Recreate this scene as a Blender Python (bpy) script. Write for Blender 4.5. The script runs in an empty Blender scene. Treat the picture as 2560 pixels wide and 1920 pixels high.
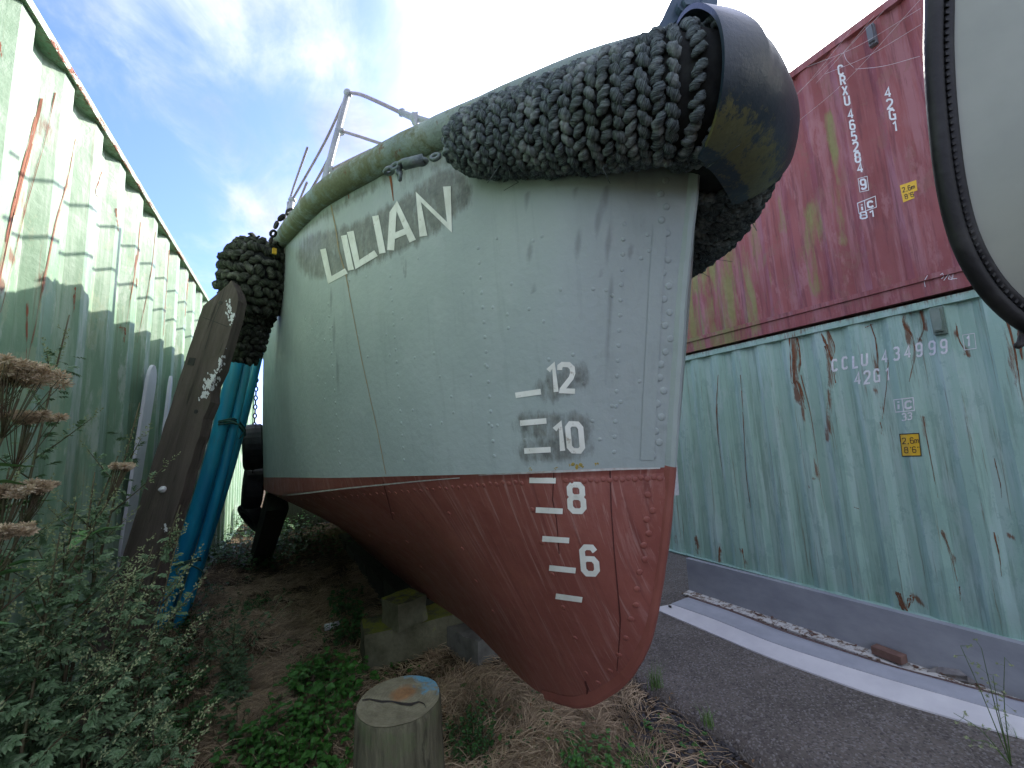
import bpy, math, random
import numpy as np
from mathutils import Vector, Matrix, noise as mnoise
from mathutils.bvhtree import BVHTree
random.seed(7); RNG = np.random.default_rng(7)
# ------------------------------------------------------------------ camera, sky, sun, exposure
F, EYE = 1010.0, 1.67
def nrm(v):
    v = np.array(v, float); return v/np.linalg.norm(v)
EZ = nrm((-397, 7709, -F)); EY = np.array((-580, -170, -F), float); EY = nrm(EY-EY.dot(EZ)*EZ); EX = np.cross(EY, EZ)
CM = np.array([EX, EY, EZ]).T
CAM0 = np.array((0, 0, EYE))
scene = bpy.context.scene
COL = scene.collection
cam = bpy.data.cameras.new('camera'); camo = bpy.data.objects.new('camera', cam); COL.objects.link(camo)
cam.lens = 36*F/2560; cam.sensor_width = 36; cam.clip_start = 0.02; cam.clip_end = 2000
mw = Matrix([list(r)+[0] for r in CM.T]+[[0, 0, 0, 1]]); mw.translation = Vector(CAM0); camo.matrix_world = mw
scene.camera = camo
SUN_AZ, SUN_EL = math.radians(54), math.radians(35)          # azimuth measured from +Y towards +X
SD = Vector((math.sin(SUN_AZ)*math.cos(SUN_EL), math.cos(SUN_AZ)*math.cos(SUN_EL), math.sin(SUN_EL)))
sl = bpy.data.lights.new('sun', 'SUN'); slo = bpy.data.objects.new('sun', sl); COL.objects.link(slo)
sl.energy = 2.0; sl.angle = math.radians(0.5); sl.color = (1, .95, .86)
slo.rotation_euler = SD.to_track_quat('Z', 'Y').to_euler()
w = bpy.data.worlds.new('World'); scene.world = w; w.use_nodes = True
scene.view_settings.view_transform = 'Standard'; scene.view_settings.look = 'None'
scene.view_settings.exposure = 2.38; scene.view_settings.gamma = 1
scene.view_settings.use_curve_mapping = False

class NT:
    """small node-tree builder"""
    def __init__(s, tree): s.t = tree; s.n = tree.nodes; s.l = tree.links
    def node(s, typ, **kw):
        n = s.n.new(typ)
        for k, v in kw.items(): setattr(n, k, v)
        return n
    def put(s, sock, v):
        if isinstance(v, bpy.types.NodeSocket): s.l.new(v, sock)
        elif v is not None:
            if isinstance(v, (tuple, list)) and len(v) == 3 and sock.type == 'RGBA': v = tuple(v)+(1,)
            sock.default_value = v
    def math(s, op, a, b=None, c=None, clamp=False):
        n = s.node('ShaderNodeMath', operation=op, use_clamp=clamp)
        for i, v in enumerate((a, b, c)): s.put(n.inputs[i], v)
        return n.outputs[0]
    def vmath(s, op, a, b=None, out=0):
        n = s.node('ShaderNodeVectorMath', operation=op); s.put(n.inputs[0], a); s.put(n.inputs[1], b); return n.outputs[out]
    def pos(s): return s.node('ShaderNodeNewGeometry').outputs['Position']
    def uv(s): return s.node('ShaderNodeTexCoord').outputs['UV']
    def mapv(s, v, scale=(1, 1, 1), loc=(0, 0, 0)):
        n = s.node('ShaderNodeMapping'); s.put(n.inputs[0], v); n.inputs['Scale'].default_value = scale; n.inputs['Location'].default_value = loc
        return n.outputs[0]
    def noise(s, v, scale=5, detail=4, rough=.55, dist=0, dim='3D'):
        n = s.node('ShaderNodeTexNoise', noise_dimensions=dim); s.put(n.inputs['Vector'], v)
        n.inputs['Scale'].default_value = scale; n.inputs['Detail'].default_value = detail
        n.inputs['Roughness'].default_value = rough; n.inputs['Distortion'].default_value = dist
        return n.outputs['Fac']
    def ramp(s, f, a, b, ca=0., cb=1., smooth=False):
        n = s.node('ShaderNodeMapRange', clamp=True, interpolation_type='SMOOTHSTEP' if smooth else 'LINEAR')
        s.put(n.inputs[0], f)
        for i, v in zip((1, 2, 3, 4), (a, b, ca, cb)): s.put(n.inputs[i], v)
        return n.outputs[0]
    def mix(s, f, a, b, mode='MIX'):
        n = s.node('ShaderNodeMix', data_type='RGBA', blend_type=mode); s.put(n.inputs[0], f); s.put(n.inputs[6], a); s.put(n.inputs[7], b)
        return n.outputs[2]
    def attr(s, name): return s.node('ShaderNodeAttribute', attribute_name=name).outputs['Fac']
    def sep(s, v):
        n = s.node('ShaderNodeSeparateXYZ'); s.put(n.inputs[0], v); return n.outputs
    def comb(s, x, y, z):
        n = s.node('ShaderNodeCombineXYZ'); s.put(n.inputs[0], x); s.put(n.inputs[1], y); s.put(n.inputs[2], z); return n.outputs[0]
    def bump(s, h, strength=.3, dist=.01):
        n = s.node('ShaderNodeBump'); s.put(n.inputs['Height'], h); n.inputs['Strength'].default_value = strength; n.inputs['Distance'].default_value = dist
        return n.outputs[0]

# sky: Nishita plus clouds laid out by direction
nt = NT(w.node_tree); nt.n.clear()
sky = nt.node('ShaderNodeTexSky', sky_type='NISHITA', sun_disc=False, sun_elevation=SUN_EL, sun_rotation=SUN_AZ)
sky.air_density = 1.0; sky.dust_density = 1.2; sky.ozone_density = 2.0
d = nt.node('ShaderNodeTexCoord').outputs['Generated']
x, y, z = nt.sep(d)
zz = nt.math('ADD', nt.math('MAXIMUM', z, 0.0), .35)
pv = nt.comb(nt.math('DIVIDE', x, zz), nt.math('DIVIDE', y, zz), 0.0)
big = nt.noise(nt.mapv(pv, (1.2, .75, 1), (3.1, 1.7, 0)), 1.5, 7, .55, .5)
fine = nt.noise(nt.mapv(pv, (1.0, .7, 1), (0, .4, 0)), 6.0, 8, .62, .7)
cl = nt.math('ADD', nt.math('MULTIPLY', big, .74), nt.math('MULTIPLY', fine, .26))
sun_dot = nt.vmath('DOT_PRODUCT', d, tuple(SD), out=1)
glow = nt.ramp(sun_dot, .70, 1.0, 0, 1)
gap = nt.math('MULTIPLY', nt.ramp(nt.vmath('DOT_PRODUCT', d, tuple(nrm((-.12, .86, .37))), out=1), .90, .995, 0, 1, True), .13)
top = nt.math('MULTIPLY', nt.ramp(nt.vmath('DOT_PRODUCT', d, tuple(nrm((.13, .8, .8))), out=1), .93, .998, 0, 1, True), .07)
cl = nt.math('SUBTRACT', nt.math('SUBTRACT', cl, gap), top)
mask = nt.ramp(cl, .335, .54, 0, .93, True)
shade = nt.ramp(nt.noise(nt.mapv(pv, (1.0, .7, 1), (2, .4, 0)), 3.4, 7, .6, .5), .34, .66, .98, 2.4)
cc = nt.mix(1.0, (.95, .965, 1.0), nt.comb(shade, shade, shade), 'MULTIPLY')
skyb = nt.mix(1.0, sky.outputs[0], (.33, .37, .70), 'MULTIPLY')
c = nt.mix(mask, skyb, cc)
gl = nt.math('MULTIPLY', nt.math('POWER', glow, 6.0), 18)
c = nt.mix(1.0, c, nt.comb(gl, gl, nt.math('MULTIPLY', gl, .97)), 'ADD')
bg = nt.node('ShaderNodeBackground'); nt.put(bg.inputs[0], c); bg.inputs[1].default_value = .15
out = nt.node('ShaderNodeOutputWorld'); nt.l.new(bg.outputs[0], out.inputs[0])

# ------------------------------------------------------------------ geometry helpers
def ray(px, py): return CM.T @ (np.array((px-1280, 960-py, -F), float)/F)
def proj(p):
    c = CM @ (np.array(p, float)-CAM0); return np.array((1280-c[0]/c[2]*F, 960+c[1]/c[2]*F))
def onX(px, py, X): d = ray(px, py); return d*(X/d[0])+CAM0
def onZ(px, py, Z=0.): d = ray(px, py); return d*((Z-EYE)/d[2])+CAM0
def atw(px, py, w_): return ray(px, py)*w_+CAM0
def cr(pts, n):
    """Catmull-Rom through points, n samples spread by chord length"""
    P = np.array(pts, float)
    if len(P) < 3:
        t = np.linspace(0, 1, n)[:, None]; return P[0]*(1-t)+P[-1]*t
    P = np.vstack([2*P[0]-P[1], P, 2*P[-1]-P[-2]]); res = []
    for i in range(1, len(P)-2):
        a, b, c_, d_ = P[i-1:i+3]
        for t in np.linspace(0, 1, 24, endpoint=False):
            res.append(.5*((2*b)+(-a+c_)*t+(2*a-5*b+4*c_-d_)*t*t+(-a+3*b-3*c_+d_)*t**3))
    res.append(P[-2]); return resamp(res, n)
def resamp(res, n, power=1.0):
    R = np.array(res); s = np.r_[0, np.cumsum(np.linalg.norm(np.diff(R, axis=0), axis=1))]
    u = (np.linspace(0, 1, n)**power)*s[-1]
    return np.stack([np.interp(u, s, R[:, k]) for k in range(R.shape[1])], 1)
def smooth01(a, b, x): t = min(1, max(0, (x-a)/(b-a))); return t*t*(3-2*t)

class Geo:
    def __init__(s): s.v = []; s.f = []; s.uv = {}; s.m = []; s.cur = 0
    def add(s, vs, fs, uvs=None):
        o = len(s.v); s.v.extend([tuple(map(float, q)) for q in vs])
        for k, fc in enumerate(fs):
            s.f.append(tuple(o+i for i in fc)); s.m.append(s.cur)
            if uvs is not None: s.uv[len(s.f)-1] = [uvs[i] for i in fc]
        return o
    def box(s, c, size, R=None, taper=1.0):
        sx, sy, sz = [q/2 for q in size]; vs = []
        for z_ in (-1, 1):
            k = taper if z_ > 0 else 1
            for x_, y_ in ((-1, -1), (1, -1), (1, 1), (-1, 1)): vs.append(Vector((x_*sx*k, y_*sy*k, z_*sz)))
        if R is not None: vs = [R @ q for q in vs]
        s.add([q+Vector(c) for q in vs], [(3, 2, 1, 0), (4, 5, 6, 7), (0, 1, 5, 4), (1, 2, 6, 5), (2, 3, 7, 6), (3, 0, 4, 7)])
    def tube(s, path, r, n=10, cap=True, flat=1.0):
        P = [Vector(p) for p in path]; L = len(P)
        rs = r if hasattr(r, '__len__') else [r]*L
        T = [(P[min(i+1, L-1)]-P[max(i-1, 0)]).normalized() for i in range(L)]
        up = Vector((0, 0, 1)) if abs(T[0].z) < .9 else Vector((1, 0, 0))
        nx = T[0].cross(up).normalized(); vs = []; uvs = []; acc = 0
        for i in range(L):
            nx = (nx-T[i]*nx.dot(T[i])).normalized(); by = T[i].cross(nx)
            if i: acc += (P[i]-P[i-1]).length
            for k in range(n):
                a = 2*math.pi*k/n; vs.append(P[i]+(nx*math.cos(a)+by*math.sin(a)*flat)*rs[i]); uvs.append((k/n, acc))
        fs = [(i*n+k, i*n+(k+1) % n, (i+1)*n+(k+1) % n, (i+1)*n+k) for i in range(L-1) for k in range(n)]
        if cap: fs += [tuple(range(n-1, -1, -1)), tuple((L-1)*n+k for k in range(n))]
        s.add(vs, fs, uvs)
    def grid(s, P, uv=None, flip=False):
        n, m = len(P), len(P[0]); vs = [q for r_ in P for q in r_]
        fs = [(i*m+j, (i+1)*m+j, (i+1)*m+j+1, i*m+j+1) for i in range(n-1) for j in range(m-1)]
        if flip: fs = [tuple(reversed(q)) for q in fs]
        s.add(vs, fs, [q for r_ in uv for q in r_] if uv is not None else None)
    def torus(s, c, R, r, ax, el=(1, 1), n=14, m=6):
        ax = Vector(ax).normalized(); u = ax.orthogonal().normalized(); v = ax.cross(u); s.oval(c, R, r, u, v, el, n, m)
    def oval(s, c, R, r, u, v, el=(1, 1), n=12, m=6):
        c = Vector(c); ax = u.cross(v).normalized(); vs = []
        for i in range(n):
            a = 2*math.pi*i/n; dirv = (u*math.cos(a)*el[0]+v*math.sin(a)*el[1]); o = dirv.normalized()
            for k in range(m):
                b = 2*math.pi*k/m; vs.append(c+dirv*R+o*(r*math.cos(b))+ax*(r*math.sin(b)))
        s.add(vs, [(i*m+k, ((i+1) % n)*m+k, ((i+1) % n)*m+(k+1) % m, i*m+(k+1) % m) for i in range(n) for k in range(m)])
    def chain(s, path, link=.05, wire=.007):
        n = max(3, int(np.sum(np.linalg.norm(np.diff(np.array(path), axis=0), axis=1))/(link*.72)))
        P = resamp(path, n)
        for i in range(n):
            t = Vector(P[min(i+1, n-1)]-P[max(0, i-1)]).normalized(); u = t.orthogonal().normalized(); v = t.cross(u)
            q = (u+v).normalized() if i % 2 else (u-v).normalized()
            s.oval(P[i], link*.5-wire, wire, t, q, (1.0, .62), 12, 6)
    def dome(s, c, nrm_, r, h=.5, n=8):
        nrm_ = Vector(nrm_).normalized(); u = nrm_.orthogonal().normalized(); v = nrm_.cross(u); c = Vector(c); vs = []
        for (rr, hh) in ((1, -.1), (.92, .45), (.6, .85)):
            for k in range(n): a = 2*math.pi*k/n; vs.append(c+(u*math.cos(a)+v*math.sin(a))*r*rr+nrm_*r*h*hh)
        vs.append(c+nrm_*r*h); fs = []
        for q in range(2): fs += [(q*n+k, q*n+(k+1) % n, (q+1)*n+(k+1) % n, (q+1)*n+k) for k in range(n)]
        fs += [(2*n+k, 2*n+(k+1) % n, 3*n) for k in range(n)]; s.add(vs, fs)
    def ell(s, c, rad, R=None, n=10, m=6, jag=0):
        vs = [Vector((0, 0, -1))]; fs = []
        for i in range(1, m):
            a = -math.pi/2+math.pi*i/m
            for k in range(n): b = 2*math.pi*k/n; vs.append(Vector((math.cos(a)*math.cos(b), math.cos(a)*math.sin(b), math.sin(a))))
        vs.append(Vector((0, 0, 1)))
        fs += [(0, 1+(k+1) % n, 1+k) for k in range(n)]
        for i in range(m-2): fs += [(1+i*n+k, 1+i*n+(k+1) % n, 1+(i+1)*n+(k+1) % n, 1+(i+1)*n+k) for k in range(n)]
        e = len(vs)-1; fs += [(e, 1+(m-2)*n+k, 1+(m-2)*n+(k+1) % n) for k in range(n)]
        if jag:
            sd = Vector(c)*7.3; vs = [q*(1+jag*mnoise.noise(q*1.6+sd)) for q in vs]
        vs = [Vector((q.x*rad[0], q.y*rad[1], q.z*rad[2])) for q in vs]
        if R is not None: vs = [R @ q for q in vs]
        s.add([q+Vector(c) for q in vs], fs)
    def build(s, name, mat, parent=None, smooth=False, attrs=None, angle=None):
        off = np.array(parent.matrix_world.translation) if parent else np.zeros(3)
        o = newobj(name, np.array(s.v)-off, s.f, mat, parent, smooth, attrs)
        me = o.data
        if isinstance(mat, (list, tuple)): me.polygons.foreach_set('material_index', s.m)
        if s.uv:
            l = me.uv_layers.new(name='UVMap'); dat = np.zeros((len(me.loops), 2))
            for p in me.polygons:
                q = s.uv.get(p.index)
                if q is not None:
                    for a, b in zip(p.loop_indices, q): dat[a] = b
            l.data.foreach_set('uv', dat.ravel())
        if angle is not None:
            try: me.set_sharp_from_angle(angle=angle)
            except Exception: pass
        return o
def newobj(name, verts, faces, mat, parent=None, smooth=False, attrs=None):
    me = bpy.data.meshes.new(name); me.from_pydata([tuple(map(float, q)) for q in verts], [], faces)
    for m_ in (mat if isinstance(mat, (list, tuple)) else [mat]): me.materials.append(m_)
    if smooth: me.polygons.foreach_set('use_smooth', [True]*len(me.polygons))
    if attrs:
        for k, a in attrs.items(): at = me.attributes.new(k, 'FLOAT', 'POINT'); at.data.foreach_set('value', np.array(a, dtype=np.float32))
    me.update(); o = bpy.data.objects.new(name, me); COL.objects.link(o)
    if parent:
        o.parent = parent
        # a sub-part's mesh is given in world space too: its part carries no offset of its own
    return o
def tag(o, label=None, cat=None, group=None, kind=None):
    if label: o['label'] = label
    if cat: o['category'] = cat
    if group: o['group'] = group
    if kind: o['kind'] = kind
    return o
def thing(name, label, cat, loc, group=None):
    o = bpy.data.objects.new(name, None); COL.objects.link(o); o.location = loc; o.empty_display_size = .1
    bpy.context.view_layer.update(); return tag(o, label, cat, group)

# ------------------------------------------------------------------ materials
def mat(name, fn, rough=.6, metal=0., spec=.4):
    m = bpy.data.materials.new(name); m.use_nodes = True; n = NT(m.node_tree); n.n.clear()
    b = n.node('ShaderNodeBsdfPrincipled'); o = n.node('ShaderNodeOutputMaterial'); n.l.new(b.outputs[0], o.inputs[0])
    b.inputs['Roughness'].default_value = rough; b.inputs['Metallic'].default_value = metal
    b.inputs['Specular IOR Level'].default_value = spec
    r = fn(n, b)
    if r is not None: n.put(b.inputs['Base Color'], r)
    return m
def plain(name, a, b_, scale=8, rough=.6, metal=0., bump=.2, stretch=(1, 1, 1), dist=.004, thr=(.35, .65)):
    def fn(n, b):
        p = n.mapv(n.pos(), stretch); f = n.noise(p, scale, 6, .62)
        n.put(b.inputs['Normal'], n.bump(n.noise(p, scale*5, 4), bump, dist))
        return n.mix(n.ramp(f, thr[0], thr[1]), a, b_)
    return mat(name, fn, rough, metal)

def paint_grey(n, b):
    p = n.pos(); uvv = n.uv()
    base = n.mix(n.ramp(n.noise(p, 1.7, 5), .35, .65), (.295, .355, .342), (.35, .412, .397))
    st = n.noise(n.mapv(p, (26, 26, 1.1)), 1, 4, .6)
    base = n.mix(n.math('MULTIPLY', n.ramp(st, .54, .72), .32), base, (.24, .28, .27))
    base = n.mix(n.math('MULTIPLY', n.ramp(n.noise(p, 7, 7, .7), .56, .68), .25), base, (.42, .46, .455))
    z = n.sep(p)[2]
    low = n.ramp(n.attr('edge'), 0, 1)
    spots = n.ramp(n.noise(p, 46, 3, .7), .70, .76)
    base = n.mix(n.math('MULTIPLY', spots, .22), base, (.20, .22, .17))
    gr = n.attr('grime'); gn = n.noise(n.mapv(p, (9, 9, 3.2)), 3.1, 7, .7)
    g = n.ramp(n.math('ADD', gr, n.math('MULTIPLY', n.math('SUBTRACT', gn, .5), 2.0)), .35, .95)
    gc = n.mix(n.ramp(n.noise(p, 24, 5, .7), .35, .65), (.085, .095, .085), (.18, .19, .165))
    base = n.mix(n.math('MULTIPLY', g, .9), base, gc)
    dm = n.attr('damp'); dn = n.noise(n.mapv(p, (60, 60, 3)), 1, 3)
    base = n.mix(n.ramp(n.math('ADD', dm, n.math('MULTIPLY', n.math('SUBTRACT', dn, .5), .5)), .3, .8, 0, .55), base, (.15, .175, .17))
    h = n.math('ADD', n.noise(p, 42, 3), n.math('MULTIPLY', n.noise(p, 5, 3), 2.2))
    n.put(b.inputs['Normal'], n.bump(h, .3, .006))
    n.put(b.inputs['Roughness'], n.ramp(n.noise(p, 11, 4), .3, .7, .34, .58))
    return base
def paint_red(n, b):
    p = n.pos(); uvv = n.uv()
    base = n.mix(n.ramp(n.noise(p, 2.6, 6, .6), .35, .65), (.205, .066, .052), (.27, .095, .073))
    d1 = n.noise(n.mapv(uvv, (34, 1.5, 1)), 1, 5, .65, .25); d2 = n.noise(n.mapv(uvv, (75, 2.0, 1), (3, 1, 0)), 1, 4, .6, .3)
    base = n.mix(n.ramp(d1, .53, .68, 0, .55), base, (.36, .18, .155))
    base = n.mix(n.ramp(d2, .585, .65, 0, .55), base, (.38, .23, .20))
    base = n.mix(n.ramp(n.noise(n.mapv(uvv, (30, 1.0, 1), (9, 9, 0)), 1, 3), .57, .7, 0, .5), base, (.115, .032, .028))
    base = n.mix(n.ramp(n.noise(p, 60, 3, .7), .68, .74, 0, .5), base, (.12, .03, .03))
    n.put(b.inputs['Normal'], n.bump(n.math('ADD', n.noise(p, 34, 4), n.math('MULTIPLY', n.noise(n.mapv(uvv, (10, 1.4, 1)), 1, 3), 1.2)), .35, .006))
    n.put(b.inputs['Roughness'], n.ramp(n.noise(p, 12, 4), .3, .7, .38, .6))
    return base
M = {}
M['grey'] = mat('grey hull paint', paint_grey, .5)
M['red'] = mat('red antifouling paint', paint_red, .5)
def rail_fn(n, b):
    p = n.pos(); base = n.mix(n.ramp(n.noise(p, 3, 5), .4, .6), (.24, .31, .29), (.33, .40, .375))
    al = n.noise(p, 10, 8, .72); y_ = n.ramp(n.sep(p)[1], .8, 1.9, -.10, .07)
    base = n.mix(n.ramp(n.math('ADD', al, y_), .47, .60, 0, .9), base, n.mix(n.noise(p, 60, 3), (.10, .115, .055), (.25, .265, .15)))
    base = n.mix(n.ramp(n.noise(p, 14, 6, .7), .61, .68, 0, .8), base, (.17, .085, .04))
    n.put(b.inputs['Normal'], n.bump(n.math('ADD', n.noise(p, 60, 5, .7), n.math('MULTIPLY', al, 1.6)), .8, .012)); return base
M['rail'] = mat('weathered rubbing pipe', rail_fn, .75)
def white_fn(n, b):
    p = n.pos(); base = n.mix(n.ramp(n.noise(p, 14, 5), .4, .7), (.80, .82, .75), (.64, .66, .58))
    base = n.mix(n.ramp(n.noise(p, 34, 6, .75), .60, .70, 0, .7), base, (.30, .25, .17)); return base
M['letter'] = mat('aged white lettering', white_fn, .6)
M['mark_white'] = plain('white stencil paint', (.78, .80, .80), (.62, .66, .66), 30, .6, bump=.05)
M['metal_grey'] = plain('galvanised grey', (.30, .33, .35), (.40, .43, .45), 9, .5, .3)
M['dark_steel'] = plain('dark blue grey steel', (.05, .085, .125), (.085, .125, .165), 9, .45, .2, .4)
M['chain'] = plain('painted chain', (.10, .14, .14), (.19, .23, .22), 40, .55, .3, .5)
M['chain_dark'] = plain('rusty dark chain', (.02, .025, .03), (.06, .05, .045), 40, .6, .4, .5)
M['wire'] = plain('sleeved wire', (.24, .20, .22), (.33, .29, .31), 20, .5)
M['rust'] = plain('rust', (.28, .10, .035), (.16, .06, .03), 40, .9, bump=.6)
M['rust_pale'] = plain('rust run', (.34, .24, .12), (.27, .27, .20), 60, .8, bump=.1)
M['crack'] = plain('dark crack', (.10, .025, .02), (.06, .02, .018), 60, .7)
M['lichen'] = plain('yellow lichen', (.42, .31, .05), (.25, .22, .08), 80, .95, bump=.8)
M['cream_line'] = plain('pale paint line', (.55, .60, .57), (.42, .36, .32), 40, .6)

def rope_fn(dark, mid, light):
    def fn(n, b):
        p = n.pos(); u, v, _ = n.sep(n.uv())
        fib = n.noise(n.comb(n.math('MULTIPLY', n.math('ADD', u, n.math('MULTIPLY', v, .9)), 17), n.math('MULTIPLY', v, 2.0), 0.0), 1, 4, .7)
        var = n.noise(p, 13, 4, .6)
        base = n.mix(n.ramp(fib, .40, .60), dark, mid); base = n.mix(n.ramp(var, .52, .68, 0, .75), base, light)
        base = n.mix(n.ramp(n.noise(p, 5, 4, .6), .55, .70, 0, .35), base, (.08, .11, .06))
        base = n.mix(n.ramp(fib, .60, .72, 0, .5), base, tuple(q*1.35 for q in light))
        n.put(b.inputs['Normal'], n.bump(n.math('ADD', fib, n.math('MULTIPLY', n.noise(p, 160, 3), .4)), 1.0, .006)); return base
    return fn
M['rope'] = mat('weathered rope', rope_fn((.04, .052, .056), (.19, .235, .24), (.40, .45, .44)), .95, 0, .15)
M['rope_dark'] = mat('dark mossy rope', rope_fn((.015, .018, .014), (.07, .08, .06), (.20, .21, .17)), .95, 0, .15)
M['core'] = plain('rope core', (.008, .010, .010), (.02, .024, .022), 30, .95)
def belt_fn(n, b):
    p = n.pos(); base = n.mix(n.ramp(n.noise(p, 5, 4), .4, .65), (.014, .030, .046), (.028, .048, .068))
    z = n.sep(p)[2]; mz = n.math('ADD', n.attr('moss'), n.math('MULTIPLY', n.math('SUBTRACT', n.noise(n.mapv(p, (1.6, 1.6, 1)), 22, 8, .8), .5), 1.9))
    base = n.mix(n.ramp(mz, .42, .62, 0, .8), base, n.mix(n.noise(p, 70, 3), (.10, .10, .03), (.21, .20, .07)))
    n.put(b.inputs['Normal'], n.bump(n.noise(p, 26, 6, .7), .4, .006)); return base
M['belt'] = mat('rubber belt', belt_fn, .42)
def tyre_fn(n, b):
    u, v, _ = n.sep(n.uv()); n.put(b.inputs['Normal'], n.bump(n.noise(n.pos(), 60, 3), .4, .004))
    return n.mix(n.ramp(n.noise(n.pos(), 9, 4), .45, .7), (.010, .011, .012), (.035, .037, .035))
M['rubber'] = mat('black rubber', tyre_fn, .55)

def container_fn(a, b_, stains, moss=0., rusty=.5, scale=1.0, bleach=None):
    def fn(n, b):
        p = n.pos(); base = n.mix(n.ramp(n.noise(p, 1.6, 5), .35, .65), a, b_)
        st = n.noise(n.mapv(p, (9*scale, 9*scale, .7)), 1, 6, .68, .25)
        base = n.mix(n.ramp(st, .48, .60, 0, .75), base, stains[0])
        st2 = n.noise(n.mapv(p, (22, 22, 1.3), (5, 2, 1)), 1, 6, .7, .3)
        base = n.mix(n.ramp(st2, .53, .62, 0, .6), base, stains[1])
        st3 = n.noise(n.mapv(p, (38, 38, .9), (1, 5, 2)), 1, 5, .7, .2); base = n.mix(n.ramp(st3, .60, .66, 0, rusty), base, tuple(q*.45+r_ for q, r_ in zip(stains[1], (.09, .035, .01))))
        pt = n.noise(n.mapv(p, (3, 3, 1.6)), 2.2, 8, .72)
        base = n.mix(n.ramp(pt, .56, .585, 0, .45), base, stains[2])
        if bleach: base = n.mix(n.ramp(n.noise(n.mapv(p, (2.5, 2.5, .8), (7, 7, 7)), 2.5, 8, .7), .55, .62, 0, .55), base, bleach)
        if moss:
            z = n.sep(p)[2]; ms = n.noise(n.mapv(p, (6, 6, .8), (1, 8, 3)), 1.3, 7, .68, .3)
            ma = n.attr('moss'); mk = n.math('ADD', ma, n.math('MULTIPLY', n.math('SUBTRACT', ms, .5), 2.0))
            base = n.mix(n.ramp(mk, .45, .75, 0, moss), base, n.mix(n.noise(p, 20, 5), (.15, .155, .04), (.27, .27, .10)))
        ra = n.attr('rusty'); rn = n.noise(n.mapv(p, (30, 30, 3.2), (2, 4, 4)), 1.6, 9, .8, .3)
        rk = n.math('ADD', n.math('MULTIPLY', ra, .95), n.math('MULTIPLY', n.math('SUBTRACT', rn, .5), 2.2))
        rc = n.mix(n.noise(p, 30, 4), (.23, .09, .035), (.10, .05, .028))
        base = n.mix(n.ramp(rk, .40, .72, 0, .9), base, rc)
        n.put(b.inputs['Normal'], n.bump(n.math('ADD', n.noise(p, 25, 5, .65), n.math('MULTIPLY', n.noise(p, 2.2, 2), 3)), .35, .006))
        n.put(b.inputs['Roughness'], n.ramp(n.noise(p, 7, 4), .3, .7, .42, .68))
        return base
    return fn
M['c_left'] = mat('pale green container paint', container_fn((.17, .29, .185), (.205, .335, .215), ((.37, .48, .37), (.20, .33, .21), (.31, .38, .24)), 0, rusty=.55, bleach=(.46, .53, .46)), .5)
M['c_green'] = mat('sea green container paint', container_fn((.285, .46, .375), (.33, .51, .42), ((.40, .56, .50), (.20, .32, .25), (.225, .37, .31)), 0, rusty=.7, bleach=(.38, .52, .47)), .5)
M['c_red'] = mat('oxide red container paint', container_fn((.225, .062, .062), (.28, .085, .083), ((.33, .15, .16), (.13, .033, .04), (.23, .11, .085)), .9, rusty=.2, bleach=(.36, .17, .175)), .5)
M['container_dark'] = plain('dark recess', (.03, .045, .035), (.05, .07, .055), 9, .8)
M['yellow'] = plain('yellow sticker', (.78, .50, .03), (.68, .42, .04), 30, .5, bump=.05)
M['black'] = plain('black print', (.02, .02, .02), (.04, .035, .03), 20, .6)

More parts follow.
